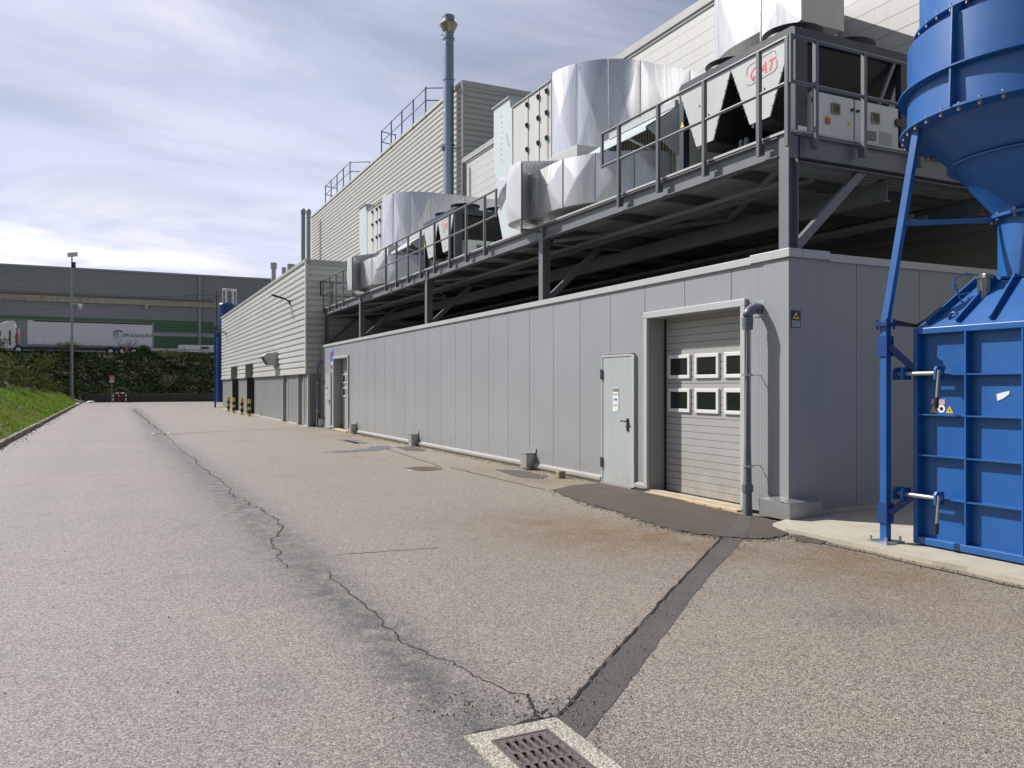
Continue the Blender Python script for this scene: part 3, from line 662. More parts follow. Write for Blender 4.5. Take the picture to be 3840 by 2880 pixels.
def wall_panels():
    smooth_, rib = MB(), MB()
    for a, b in zip(joints[:-1], joints[1:]):
        mb = rib if a < 12 else smooth_
        cuts = sorted({a, b} | {o for op in OPEN for o in op[:2] if a < o < b})
        for c, d in zip(cuts[:-1], cuts[1:]):
            z0 = .05
            for o0, o1, zt in OPEN:
                if o0 <= (c + d) / 2 <= o1: z0 = zt
            y0 = c + (.006 if c == a else 0); y1 = d - (.006 if d == b else 0)
            mb.box(WX, WX + .06, y0, y1, z0, WT)
    smooth_.build('wall_panel', M['panel'], annex); rib.build('wall_panel', M['panel_rib'], annex)
    bk = MB()
    cuts = sorted({WY0 + .01, WY1} | {o for op in OPEN for o in op[:2]})
    for c, d in zip(cuts[:-1], cuts[1:]):
        z0 = 0
        for o0, o1, zt in OPEN:
            if o0 <= (c + d) / 2 <= o1: z0 = zt + .01
        bk.box(WX + .058, WX + .12, c, d, z0, WT - .01)
    bk.build('wall_core', M['joint'], annex)
    sd = MB(); xs = [WX + .012] + [8.28 + 1.15 * k for k in range(5)] + [13.25]
    for a, b in zip(xs[:-1], xs[1:]): sd.box(a + .004, b - .004, WY0, WY0 + .06, .05, WT)
    sd.build('side_panel', M['panel_ribx'], annex)
    sc = MB(); sc.box(WX + .13, 13.25, WY0 + .055, WY0 + .11, .0, WT - .01); sc.build('side_core', M['joint'], annex)
    rf = MB(); rf.box(WX + .12, 13.25, WY0 + .11, WY1, 2.85, 2.95); rf.build('roof', M['joint'], annex)
    cp = MB(); cp.box(WX - .035, WX + .16, WY0 + .62, WY1, WT - .03, WT + .065); cp.box(WX - .045, WX + .17, WY0 - .04, WY0 + .63, WT - .02, WT + .085)
    cp.box(WX + .17, WX + .62, WY0 - .042, WY0 + .15, WT - .02, WT + .085); cp.box(WX + .62, 13.25, WY0 - .035, WY0 + .15, WT - .035, WT + .06)
    cp.build('parapet_cap', M['panel_cap'], annex, bevel=.006)
    ct = MB(); ct.box(WX - .012, WX - .001, WY0 - .014, WY0 + .42, .05, WT - .03); ct.box(WX - .012, WX + .42, WY0 - .013, WY0 - .002, .05, WT - .03); ct.build('corner_trim', M['panel'], annex)
    fl = MB(); cuts = [WY0 + .75, 8.0, 10.16, 10.44, 11.42, 27.98, 30.18, 30.58, 31.6, WY1]
    for a, b in zip(cuts[::2], cuts[1::2]):
        fl.prism([(WX - .0, .135), (WX - .05, .10), (WX - .055, .055), (WX - .0, .055)], 'y', a, b)
    fl.build('base_flashing', M['flash'], annex)
    pl = MB(); pl.box(WX - .015, WX + .1, WY0 + .7, WY1, -.05, .052); pl.box(WX + .1, 13.2, WY0 - .02, WY0 + .1, -.05, .1); pl.build('plinth', M['concrete'], annex)
    kk = MB()
    kk.box(WX - .16, WX - .015, WY0 - .17, 7.60, .03, .235); kk.box(WX - .015, WX + .36, WY0 - .168, WY0 - .015, .033, .233)
    kk.prism([(WX - .17, .236), (WX - .013, .236), (WX - .013, .275)], 'y', WY0 - .01, 7.61)
    kk.prism([(WY0 - .18, .236), (WY0 - .014, .236), (WY0 - .014, .27)], 'x', WX - .17, WX + .37)
    kk.build('corner_guard', M['skirt_metal'], annex, bevel=.008)
    kp = MB(); kp.box(WX - .14, WX + .34, WY0 - .15, WY0 - .03, -.03, .029); kp.build('plinth', M['wallstone'], annex)
wall_panels()
def sect_door(y0, y1):
    X = WX + .28
    d = MB()
    for k, (za, zb) in enumerate(zip((.03, .64, 1.14, 1.64, 2.14), (.64, 1.14, 1.64, 2.14, 2.66))):
        n = 6 if k == 0 else 5; h = (zb - za) / n
        for q in range(n):
            a, b = za + q * h, za + (q + 1) * h
            e = .010 if q in (0,) else .006
            d.prism([(X, a + e), (X + .012, a), (X + .04, a), (X + .04, b), (X + .010, b), (X, b - e * .8)], 'y', y0 + .03, y1 - .03)
    door = d.build('sectional_door', M['sect_door'], annex)
    for row in (1.22, 1.715):
        for c in (y1 - .37, y1 - 1.0, y1 - 1.63):
            f = MB(); a, b = c - .26, c + .26; h = .35; w = .052
            for (ya, yb, za, zb) in ((a, b, row, row + w), (a, b, row + h - w, row + h), (a, a + w, row + w, row + h - w), (b - w, b, row + w, row + h - w)):
                f.box(X - .028, X + .01, ya, yb, za, zb)
            fr = f.build('window_frame', M['win_frame'], door, bevel=.006)
            p = MB(); p.box(X - .010, X - .004, a + w, b - w, row + w, row + h - w); p.build('window_pane', M['glass'], door)
    g_ = MB(); g_.box(X - .012, X + .02, y1 - .045, y1 - .002, .03, 2.62); g_.box(X - .012, X + .02, y0 + .002, y0 + .045, .03, 2.62); g_.box(X - .01, X + .03, y0 + .06, y1 - .06, .0, .032); g_.build('door_seal', M['rubber'], door)
    j = MB()
    for ya, yb in ((y0 - .01, y0 + .004), (y1 - .004, y1 + .01)): j.box(WX + .002, X + .05, ya, yb, .02, 2.62)
    j.box(WX + .002, X + .05, y0, y1, 2.615, 2.632); j.build('door_reveal', M['panel'], annex)
    t = MB()
    t.box(WX - .05, WX - .001, y0 - .085, y0, .06, 2.62); t.box(WX - .05, WX - .001, y1, y1 + .085, .06, 2.62); t.box(WX - .055, WX - .001, y0 - .09, y1 + .09, 2.62, 2.715)
    t.build('door_trim', M['panel_cap'], annex, bevel=.008)
    s_ = MB(); s_.box(WX - .1, X + .05, y0, y1, -.04, .022); s_.build('threshold', M['thresh'], annex)
M['thresh'] = paint('rusty threshold', (.55, .42, .26), .8, var=.25, vscale=4, dirt_amt=.6, dirt=(.4, .2, .07))
sect_door(8.06, 10.10); sect_door(28.05, 30.12)
def person_door(y0, y1):
    d = MB(); d.box(WX - .035, WX + .02, y0 + .045, y1 - .02, .04, 2.07)
    leaf = d.build('door', M['door_steel'], annex, bevel=.004)
    f = MB(); f.box(WX - .045, WX + .02, y0 - .02, y0 + .043, .03, 2.10); f.box(WX - .045, WX + .02, y1 - .018, y1 + .012, .03, 2.10); f.box(WX - .045, WX + .02, y0 + .044, y1 - .019, 2.074, 2.11)
    f.build('door_frame', M['panel_cap'], annex)
    h = MB(); yh = y0 + .15; h.box(WX - .05, WX - .036, yh - .02, yh + .025, .90, 1.10)
    h.tube([(WX - .04, yh, 1.055), (WX - .095, yh, 1.055)], .011, 8); h.tube([(WX - .092, yh - .005, 1.055), (WX - .094, yh + .07, 1.06), (WX - .09, yh + .13, 1.052)], .011, 8); h.tube([(WX - .05, yh, .95), (WX - .062, yh, .95)], .014, 10)
    h.build('door_handle', M['black'], leaf)
    for z in (.28, 1.72):
        q = MB(); q.tube([(WX - .06, y1 + .005, z), (WX - .06, y1 + .005, z + .16)], .016, 8); q.box(WX - .058, WX - .036, y1 - .03, y1 + .012, z + .01, z + .15); q.build('hinge', M['pvc'], leaf)
    t = MB(); t.box(WX - .08, WX + .05, y0, y1, -.04, .038); t.build('threshold', M['flash'], annex)
    return leaf
person_door(10.47, 11.37); person_door(30.62, 31.55)
def bent(a, b, c, r=.12, n=6):
    """rounded corner at b"""
    a, b, c = Vector(a), Vector(b), Vector(c); p = b + (a - b).normalized() * r; q = b + (c - b).normalized() * r; out = []
    for k in range(n + 1):
        t = k / n; out.append((1 - t) ** 2 * p + 2 * t * (1 - t) * b + t * t * q)
    return out
def downpipe(y):
    x = WX - .205; m = MB(); zt = 2.57
    m.tube([(x, y, .0), (x, y, zt - .14)] + bent((x, y, 1), (x, y, zt), (WX, y, zt), .15) + [(WX - .02, y, zt)], .062, 20)
    for z, r in ((.30, .070), (2.36, .070), (2.3, .066)): m.tube([(x, y, z), (x, y, z + .09)], r, 20)
    m.tube([(WX - .085, y, zt), (WX - .03, y, zt)], .072, 20)
    p = m.build('downpipe', M['pvc'], annex)
    c = MB(); c.box(WX - .01, WX - .001, y - .1, y + .1, zt - .1, zt + .1); c.build('wall_plate', M['galv'], p)
    for z in (.62, 1.74): c = MB(); c.tube([(x, y, z - .014), (x, y, z + .014)], .066, 20); c.tube([(x + .06, y, z), (WX + .01, y, z)], .007, 8); c.build('pipe_clip', M['galv'], p)
downpipe(7.75); downpipe(32.05)
for y in (13.95, 20.75, 27.05, 31.95):
    v = MB(); v.box(WX - .2, WX - .002, y - .13, y + .13, .04, .31); v.box(WX - .215, WX - .002, y - .145, y + .145, .31, .33); v.box(WX - .02, WX - .002, y - .17, y + .17, .33, .41)
    v.build('drain_cover', M['skirt_metal'], annex, bevel=.004)

# --- signs on the annex and its doors
def flat_sign(name, label, y1, y0, z0, z1, x, mat):
    t = thing(name, label, 'sign', (x, (y0 + y1) / 2, z0))
    p = MB(); p.box(x - .006, x, y0, y1, z0, z1); p.build('plate', mat, t); return t
RY = (0, -1, 0); UZ = (0, 0, 1)
def notice(x, yl, zt, w, label, full=True):
    """yl: the reader's left edge"""
    t = flat_sign('safety_notice', label, yl, yl - w, zt - w * 2.25, zt, x, M['white']); f = x - .008
    h = MB(); h.box(f, f + .0015, yl - w * .95, yl - w * .05, zt - w * .37, zt - w * .07); h.build('header', M['sign_navy'], t)
    tx = MB()
    for q in range(2): put_text(tx, 'SEGURANÇA' if q == 0 else 'OBRIGATÓRIA', w * .13, (f - .001, yl - w * .12, zt - w * (.2 + .14 * q)), RY, UZ)
    tx.build('lettering', M['white'], t)
    if not full: return
    r = MB(); wt = MB(); bl = MB(); bk = MB()
    for k in range(4):
        c = (f, yl - w * (.16 + .225 * k), zt - w * .62); disc(r, c, w * .10, RY, UZ); disc(wt, (f - .001, c[1], c[2]), w * .07, RY, UZ); bk.bar((f - .002, c[1] + w * .045, c[2] + w * .045), (f - .002, c[1] - w * .045, c[2] - w * .045), .001, w * .022, up=(1, 0, 0))
    for k in range(2): disc(bl, (f, yl - w * (.36 + .3 * k), zt - w * 1.12), w * .125, RY, UZ)
    ye = MB()
    for k in range(3):
        cy = yl - w * (.22 + .28 * k); cz = zt - w * 1.62; ye.add([(f, cy + w * .12, cz - w * .12), (f, cy - w * .12, cz - w * .12), (f, cy, cz + w * .12)], [(0, 1, 2)]); bk.bar((f - .001, cy, cz - w * .08), (f - .001, cy, cz + w * .03), .001, w * .04, up=(1, 0, 0))
    put_text(bk, 'PROTEÇÃO', w * .09, (f, yl - w * .5, zt - w * 2.15), RY, UZ)
    r.build('prohibition_mark', M['red'], t); wt.build('prohibition_field', M['white'], t); bl.build('mandatory_mark', M['sign_blue'], t); ye.build('warning_mark', M['yellow'], t); bk.build('pictogram', M['black'], t)
notice(WX - .036, 11.05, 1.58, .17, 'white safety notice with red and blue circles on the near grey steel door')
t = flat_sign('door_notice', 'small white notices stuck on the far grey steel door', 31.3, 31.1, 1.12, 1.58, WX - .036, M['door_steel'])
for a, b, mt in ((1.5, 1.57, 'sign_navy'), (1.33, 1.46, 'white'), (1.14, 1.25, 'white')):
    q = MB(); q.box(WX - .045, WX - .0425, 31.12, 31.28, a, b); q.build('notice', M[mt], t)
t = flat_sign('information_sign', 'tall blue purple and red information sign beside the far sectional door', 30.75, 30.27, 2.28, 2.98, WX, M['sign_blue'])
q = MB(); q.box(WX - .0085, WX - .0065, 30.31, 30.71, 2.58, 2.88); q.build('purple_field', M['sign_purple'], t)
q = MB(); q.box(WX - .0085, WX - .0065, 30.31, 30.71, 2.29, 2.37); q.build('red_field', M['sign_red'], t)
q = MB(); q.box(WX - .0085, WX - .0065, 30.41, 30.61, 2.41, 2.53); put_text(q, 'ENTRADA', .075, (WX - .009, 30.70, 2.905), RY, UZ); q.build('lettering', M['white'], t)
t = thing('camera_warning_sign', 'dark blue video surveillance sign with yellow triangle on the shaded side wall', 'sign', (7.25, WY0, 2.3))
fy = WY0 - .014
q = MB(); q.box(7.175, 7.325, fy - .006, fy, 2.30, 2.505); q.build('plate', M['sign_navy'], t)
q = MB(); q.add([(7.195, fy - .008, 2.405), (7.305, fy - .008, 2.405), (7.25, fy - .008, 2.495)], [(0, 1, 2)]); q.build('warning_triangle', M['yellow'], t)
q = MB(); q.bar((7.235, fy - .009, 2.425), (7.275, fy - .009, 2.445), .018, .002, up=(0, 1, 0)); q.build('camera_pictogram', M['black'], t)
q = MB(); q.box(7.185, 7.315, fy - .0075, fy - .006, 2.31, 2.385); q.build('text_panel', M['wh_light'], t)
q = MB(); put_text(q, 'VIDEOVIGILÂNCIA', .014, (7.19, fy - .0085, 2.365), (1, 0, 0), UZ); put_text(q, 'ÁREA VIGIADA', .014, (7.19, fy - .0085, 2.335), (1, 0, 0), UZ); q.build('lettering', M['sign_navy'], t)

# --- corrugated cladding
def corr(mb, x_or_y, a, b, z0, z1, pitch, depth, face, base):
    """horizontal trapezoid ribs on a wall; face '-x' or '-y'; base anchors the rib grid"""
    prof = [(0, 0), (0, .60), (depth, .68), (depth, .92), (0, 1.0)]
    pts = []
    k = math.floor((z0 - base) / pitch + 1e-6)
    z = base + k * pitch
    while z < z1 - 1e-6:
        for d, f in prof: 
            zz = z + f * pitch
            if z0 - 1e-6 <= zz <= z1 + 1e-6: pts.append((d, zz))
        z += pitch
    P = [pts[0]]
    for p in pts[1:]:
        if abs(p[1] - P[-1][1]) > 1e-5 or abs(p[0] - P[-1][0]) > 1e-5: P.append(p)
    vs = []
    for d, zz in P:
        if face == '-x': vs += [(x_or_y + d, a, zz), (x_or_y + d, b, zz)]
        else: vs += [(a, x_or_y + d, zz), (b, x_or_y + d, zz)]
    n = len(P)
    fs = [(2 * i, 2 * i + 2, 2 * i + 3, 2 * i + 1) if face == '-x' else (2 * i, 2 * i + 1, 2 * i + 3, 2 * i + 2) for i in range(n - 1)]
    mb.add(vs, fs)
BY0, BY1 = 32.5, 62.7
low = thing('corrugated_block', 'light corrugated two storey block with grey ground floor beyond the annex', 'building', (6.6, BY0, 0))
PZ = 4.38 / 18
cl = MB()
for a, b, z0 in ((BY0, 46.9, 2.17), (46.9, 50.0, 2.17 + 3 * PZ), (50.0, 53.7, 2.17), (53.7, 57.0, 2.17 + 3 * PZ), (57.0, BY1, 2.17)): corr(cl, 6.6, a, b, z0, 6.55, PZ, .05, '-x', 2.17)
cl.build('cladding', M['clad_low'], low, fix=False)
cl = MB(); corr(cl, BY0, 6.62, 13.3, 2.17, 6.55, PZ, .05, '-y', 2.17); cl.build('side_cladding', M['clad_low'], low, fix=False)
t = MB(); t.box(6.555, 6.72, BY0 - .03, BY1 + .05, 6.55, 6.66); t.box(6.72, 13.3, BY0 - .035, BY0 + .1, 6.42, 6.65); t.build('parapet_trim', M['clad_trim'], low)
t = MB(); t.box(6.57, 6.64, BY0 - .025, BY0 + .12, 2.12, 6.55); t.build('corner_trim', M['clad_low'], low)
for a, b in ((BY0 + .12, 46.9), (50.0, 53.7), (57.0, BY1)): t = MB(); t.box(6.575, 6.70, a, b, 2.10, 2.17); t.build('drip_trim', M['clad_light'], low)
t = MB(); t.box(6.64, 13.3, BY0 - .02, BY0 + .05, 2.10, 2.17); t.build('drip_trim', M['clad_light'], low)
r_ = MB(); r_.box(6.72, 13.3, BY0 + .1, BY1, 6.3, 6.42); r_.build('roof', M['clad_trim'], low)
inn = MB(); inn.box(7.42, 13.3, BY0 + .3, BY1 - .1, 0.0, 2.1); inn.box(7.5, 13.3, BY0 + .3, BY1 - .1, 2.1, 6.3); inn.build('core', M['joint'], low)
for a, b in ((BY0 + .0, 33.35), (34.65, 36.85), (38.2, 46.9), (50.0, 53.7), (57.0, BY1)):
    w = MB(); w.box(6.70, 6.84, a, b, .05, 2.10); w.build('ground_floor_wall', M['low_rib'], low)
w = MB(); w.box(6.705, 7.16, BY0 - .05, BY0 - .002, .05, 2.1); w.build('ground_floor_side', M['low_ribx'], low)
for y in (33.35, 34.53, 36.85, 38.08, 46.8, 50.0, 53.6, 57.0): t = MB(); t.box(6.68, 6.84, y, y + .1, .03, 2.10); t.build('jamb_trim', M['clad_trim'], low)
t = MB(); t.box(6.66, 6.74, BY0 - .06, BY0 + .1, .03, 2.1); t.build('corner_trim', M['clad_trim'], low)
for a, b in ((38.2, 46.8), (50.1, 53.6), (57.1, BY1), (34.65, 36.85), (BY0, 33.35)): t = MB(); t.box(6.66, 6.84, a, b, -.02, .05); t.build('base_trim', M['clad_light'], low)
for y0, y1 in ((46.9, 50.0), (53.7, 57.0)):
    
    for ya in (y1 - .02, y0): j = MB(); j.box(6.685, 7.45, ya, ya + .02, .03, 2.09); j.build('lower_reveal', M['frame_dark'], low)
    j = MB()
    j.box(6.6, 7.45, y1 - .02, y1 + .0, 2.12, 2.9); j.box(6.6, 7.45, y0, y0 + .02, 2.12, 2.9); j.box(6.62, 7.45, y0 + .02, y1 - .02, 2.88, 2.9); j.build('opening_reveal', M['clad_trim'], low)
    d = MB(); nn = 11
    for k in range(nn): d.box(7.30 if k < 8 else 7.303, 7.34, y0 + .1, y1 - .02, .02 + k * .26, .27 + k * .26)
    d.build('roller_door', M['frame_dark'], low)
for y0, y1 in ((33.45, 34.53), (36.95, 38.08)):
    d = MB(); d.box(6.80, 6.858, y0, y1, .03, 2.08); dd = d.build('door', M['low_wall'], low)
    h = MB(); h.box(6.77, 6.80, y0 + .12, y0 + .17, .95, 1.12); h.tube([(6.76, y0 + .14, 1.05), (6.755, y0 + .26, 1.05)], .012, 6); h.build('door_handle', M['black'], dd)
# tall block and hall behind
HX = 13.3
tall = thing('tall_corrugated_hall', 'tall cream corrugated hall rising behind the low corrugated block', 'building', (HX, BY0, 0))
cl = MB(); corr(cl, HX, BY0, 63.6, 6.3, 14.7, .24, .055, '-x', 6.3); cl.build('cladding', M['clad_light'], tall, fix=False)
cl = MB(); corr(cl, BY0, HX + .02, 45, 6.3, 14.7, .24, .055, '-y', 6.3); cl.build('side_cladding', M['clad_light'], tall, fix=False)
t = MB(); t.box(HX - .05, HX + .12, BY0 - .03, 63.65, 14.68, 14.84); t.box(HX + .12, 45, BY0 - .04, BY0 + .12, 14.6, 14.84); t.build('parapet_trim', M['clad_light'], tall)
t = MB(); t.box(HX - .035, HX + .07, BY0 - .03, BY0 + .13, 6.3, 14.68); t.build('corner_trim', M['clad_light'], tall)
t = MB(); t.box(HX + .1, 45, BY0 + .1, 63.5, 6.5, 14.5); t.build('core', M['clad_trim'], tall)
hall = thing('white_panel_hall', 'large white panelled production hall behind the steel platform', 'building', (HX, 12, 0))
hp = MB(); random.seed(4)
z = 0.0
zs = [-.1 + .3139 * k for k in range(37)]
for a, b in zip(zs[:-1], zs[1:]):
    for k, (ya, yb) in enumerate(zip((-40, -20, -5, 4.0, 13.5, 23.0), (-20, -5, 4.0, 13.5, 23.0, 32.46))): hp.box(HX + random.uniform(0, .004), HX + .1, ya + .003, yb - .003, a + .004, b - .004)
hp.build('wall_panel', M['hall'], hall)
t = MB(); t.box(HX + .05, 60, -40, 32.44, -.1, 11.1); t.build('core', M['low_wall'], hall)
t = MB(); t.box(HX - .07, HX + .3, -40, 32.45, 11.2, 11.42); t.box(HX - .03, HX + .2, -40, 32.45, 11.12, 11.2); t.build('parapet_trim', M['clad_trim'], hall)
t = MB(); t.box(HX - .12, HX - .005, 32.2, 32.42, 2.9, 11.2); t.tube([(HX - .2, 31.95, 3), (HX - .2, 31.95, 11.1)], .06, 10); t.build('downpipe', M['steel'], hall)
# roof guard rails on the tall hall
for (y0, y1, n, lab) in ((37.2, 44.6, 5, 'grey roof guard rail on the hall parapet left of the chimney'), (51.6, 58.6, 5, 'grey roof guard rail farther along the hall parapet, near its far end')):
    gr = thing('roof_guard_rail', lab, 'guard rail', (HX + .05, y0, 14.8), 'guard rails on the hall roof')
    ps = [y0 + (y1 - y0) * k / (n - 1) for k in range(n)]
    for y in ps:
        p = MB(); p.bar((HX - .02, y, 14.6), (HX - .02, y, 16.1), .06); p.build('post', M['rail'], gr)
    for z in (16.05, 15.45):
        b = MB(); b.tube([(HX + 1.1, y0 - .6, z), (HX - .02, y0, z), (HX - .02, y1, z), (HX + .9, y1 + .3, z)], .028, 8); b.build('rail', M['rail'], gr)
    for y, xx in ((y0 - .6, 1.1), (y1 + .3, .9)):
        p = MB(); p.bar((HX + xx, y, 14.6), (HX + xx, y, 16.1), .05); p.build('post', M['rail'], gr)
# chimney
ch = thing('chimney', 'tall slim steel chimney with a flared cap in front of the corrugated hall', 'chimney', (12.95, 33.3, 6.4))
cc = (12.95, 33.3)
b = MB(); b.lathe([(.24, 6.4), (.24, 13.66), (.245, 13.68), (.24, 13.7), (.24, 15.0), (.232, 15.05), (.232, 16.6), (.24, 16.62), (.228, 16.64), (.228, 17.15)], cc, 28); b.build('shaft', M['flue'], ch)
for z, r in ((16.85, .275), (15.05, .275), (12.2, .265), (9.2, .265)):
    b = MB(); b.lathe([(r - .06, z - .03), (r, z - .03), (r, z + .03), (r - .06, z + .03)], cc, 28); b.build('flange', M['flue'], ch)
b = MB(); b.lathe([(.235, 17.13), (.40, 17.47), (.40, 17.5), (.262, 17.66), (.255, 17.66)], cc, 28); b.build('cap_cone', M['flue_cap'], ch)
b = MB(); b.lathe([(.255, 17.64), (.255, 17.78), (.275, 17.8), (.275, 17.86), (.2, 17.87), (.2, 17.5)], cc, 28, cap1=True); b.build('cap_collar', M['flue'], ch)
b = MB(); b.bar((12.95, 33.3, 12.1), (13.3, 33.3, 12.1), .06); b.box(12.62, 12.80, 33.2, 33.45, 11.95, 12.12); b.bar((12.6, 33.3, 16.98), (12.8, 33.3, 17.0), .03); b.build('bracket', M['steel'], ch)
# pair of thin flues at the far end
for u, x, top, lab in ((1137, 12.3, 14.7, 'thin grey flue pipe, left of two beside the hall end'), (1157, 12.6, 14.6, 'thin grey flue pipe, right of two beside the hall end')):
    du = (u - 1920) / F; y = x * (COS - du * SIN) / (SIN + du * COS)
    f = thing('flue_pipe', lab, 'flue', (x, y, 6.4), 'thin flue pipes at the hall end')
    b = MB(); b.tube([(x, y, 6.4), (x, y, top)], .16, 14); b.build('pipe', M['pole'], f)
    b = MB(); b.lathe([(.19, top - .1), (.19, top + .15), (.1, top + .25)], (x, y), 14); b.build('cap', M['pole'], f)
# roof vents of the low block
for x, y, zt, r, lab in ((8, 48.6, 8.8, .13, 'tallest square capped roof vent on the low block'), (8, 45.3, 8.1, .085, 'smallest roof vent between two bigger ones'), (8, 43.2, 7.98, .15, 'short wide roof vent nearest the hall')):
    f = thing('roof_vent', lab, 'vent', (x, y, 6.4), 'roof vents on the low block')
    b = MB(); b.tube([(x, y, 6.4), (x, y, zt - .35)], r, 14); b.build('stack', M['clad_trim'], f)
    b = MB(); b.lathe([(r * 1.0, zt - .36), (r * 1.45, zt - .34), (r * 1.45, zt), (.02, zt + .02)], (x, y), 14); b.build('cap', M['clad_trim'], f)
# wall lamps, hood, bollards
for y, lab in ((35.9, 'black arm floodlight on the corrugated wall near its corner'), (59.6, 'black arm floodlight near the far end of the corrugated wall')):
    f = thing('wall_lamp', lab, 'lamp', (6.6, y, 5.25), 'floodlights on the corrugated wall')
    b = MB(); b.box(6.56, 6.6, y - .08, y + .08, 5.15, 5.35); b.tube([(6.58, y, 5.27), (6.45, y + .02, 5.36), (6.35, y + .05, 5.40)], .035, 8); b.build('arm', M['black'], f)
    b = MB(); b.bar((6.42, y + .03, 5.385), (5.86, y + .2, 5.56), .24, .07); b.build('lamp_head', M['black'], f)
    b = MB(); b.bar((6.36, y + .05, 5.355), (5.9, y + .185, 5.495), .2, .015); b.build('lens', M['white'], f)
hd = thing('exhaust_hood', 'boxy grey exhaust hood on the corrugated wall above the ground floor', 'vent hood', (6.6, 39.5, 2.6))
b = MB(); y0, y1 = 39.05, 39.95
b.add([(6.6, y0, 2.55), (6.2, y0, 2.62), (5.95, y0, 3.0), (6.15, y0, 3.16), (6.6, y0, 3.16), (6.6, y1, 2.55), (6.2, y1, 2.62), (5.95, y1, 3.0), (6.15, y1, 3.16), (6.6, y1, 3.16)],
      [(0, 1, 2, 3, 4), (9, 8, 7, 6, 5), (0, 5, 6, 1), (2, 7, 8, 3), (3, 8, 9, 4)]); b.build('shell', M['skirt_metal'], hd, fix=False)
b = MB(); b.quad((6.22, y0 + .03, 2.66), (5.99, y0 + .03, 3.0), (5.99, y1 - .03, 3.0), (6.22, y1 - .03, 2.66)); b.build('mouth', M['coil'], hd)
b = MB(); b.box(6.57, 6.6, y0 - .08, y1 + .08, 2.5, 3.24); b.build('flange', M['skirt_metal'], hd)
bl_prev = None
for i, (x, y) in enumerate(((6.16, 45.1), (6.18, 48.2), (6.09, 51.2), (6.22, 55.0))):
    lab = ('yellow and black bollard nearest the camera, before the first roller door', 'yellow and black bollard at the far side of the nearer roller door', 'yellow and black bollard at the near side of the farther roller door', 'farthest yellow and black bollard, past the second roller door')[i]
    f = thing('bollard', lab, 'bollard', (x, y, 0), 'striped bollards by the roller doors')
    p = MB(); p.tube([(x, y, 0), (x, y, .92)], .085, 16); p.build('post', M['yellow'], f)
    for z in (.15, .5):
        p = MB(); p.lathe([(.0862, z), (.0862, z + .19)], (x, y), 16); p.build('black_band', M['black'], f)
    p = MB(); p.box(x - .13, x + .13, y - .13, y + .13, .0, .012); p.build('foot_plate', M['yellow'], f)

# ================================================================== STEEL PLATFORM
PZT = 4.66; PY0, PY1 = 7.32, 32.3; PXF = 7.22
plat = thing('steel_platform', 'grey steel equipment platform on columns above the annex', 'platform', (PXF, PY0, 3))
def ibeam(mb, p, q, h, w, t=.012):
    p = Vector(p); q = Vector(q)
    mb.bar(p - Vector((0, 0, t / 2)), q - Vector((0, 0, t / 2)), w, t); mb.bar(p - Vector((0, 0, h - t / 2)), q - Vector((0, 0, h - t / 2)), w, t)
    mb.bar(p - Vector((0, 0, h / 2)), q - Vector((0, 0, h / 2)), .008, h - 2 * t - .002)
def colY(u): du = (u - 1920) / F; return PXF * (COS - du * SIN) / (SIN + du * COS)
cys = [7.42, colY(2026), colY(1596), colY(1348), 32.1]
for i, y in enumerate(cys):
    for x in (PXF + .09, 12.9):
        c = MB(); t = .012; zb, zt = (2.96 if x < 9 else 2.96), PZT - .012
        c.box(x - .08, x - .08 + t, y - .08, y + .08, zb, zt); c.box(x + .08 - t, x + .08, y - .08, y + .08, zb, zt); c.box(x - .066, x + .066, y - .005, y + .005, zb, zt - .26)
        c.box(x - .066, x + .066, y - .08, y - .07, PZT - .3, PZT - .03)
        col = c.build('column', M['steel_col'] if 'steel_col' in M else M['steel'], plat)
    k = MB(); k.bar((PXF + .2, y + .01, 3.30), (PXF + 1.35, y + .01, 4.36), .07, .11); k.build('knee_brace', M['steel'], plat)
    jb = MB(); ibeam(jb, (PXF + .2, y, PZT - .03), (12.85, y, PZT - .03), .30, .15); jb.build('cross_beam', M['steel'], plat)
eb = MB()
for a, b in zip(cys[:-1], cys[1:]): ibeam(eb, (PXF + .06, a + .09, PZT - .016), (PXF + .06, b - .09, PZT - .016), .24, .14)
eb.build('edge_beam', M['steel'], plat)
eb = MB(); ibeam(eb, (PXF + .2, PY0 + .03, PZT - .018), (12.9, PY0 + .03, PZT - .018), .27, .12); eb.build('end_beam', M['steel'], plat)
for x in (9.15, 11.1):
    lb = MB(); ibeam(lb, (x, PY0 + .2, PZT - .345), (x, PY1 - .1, PZT - .345), .26, .14); lb.build('long_beam', M['steel'], plat)
y = PY0 + 1.5
while y < PY1 - .5:
    if min(abs(y - c) for c in cys) > .4: sj = MB(); ibeam(sj, (PXF + .16, y, PZT - .04), (12.8, y, PZT - .04), .14, .08, .008); sj.build('joist', M['steel'], plat)
    y += 1.55
db = MB()
for a, b in zip(cys[:-1], cys[1:]):
    m_ = (a + b) / 2
    for p, q in (((PXF + .2, a + .2), (9.1, m_)), ((9.1, m_), (PXF + .2, b - .2)), ((9.2, a + .2), (11, m_)), ((11, m_), (9.2, b - .2))): db.bar((p[0], p[1], PZT - .30), (q[0], q[1], PZT - .30), .06, .06)
db.build('plan_brace', M['steel'], plat)
dk = MB(); pts = []; y = PY0 + .03
while y < PY1 - .1:                                # profiled deck sheet
    for dy_, dz in ((0, 0), (.05, 0), (.065, .02), (.11, .02)): pts.append((y + dy_, PZT - .03 + dz))
    y += .125
for a, b in zip(pts[:-1], pts[1:]): dk.quad((PXF + .14, a[0], a[1]), (13.29, a[0], a[1]), (13.29, b[0], b[1]), (PXF + .14, b[0], b[1]))
dk.build('deck_sheet', M['deck'], plat, fix=False)
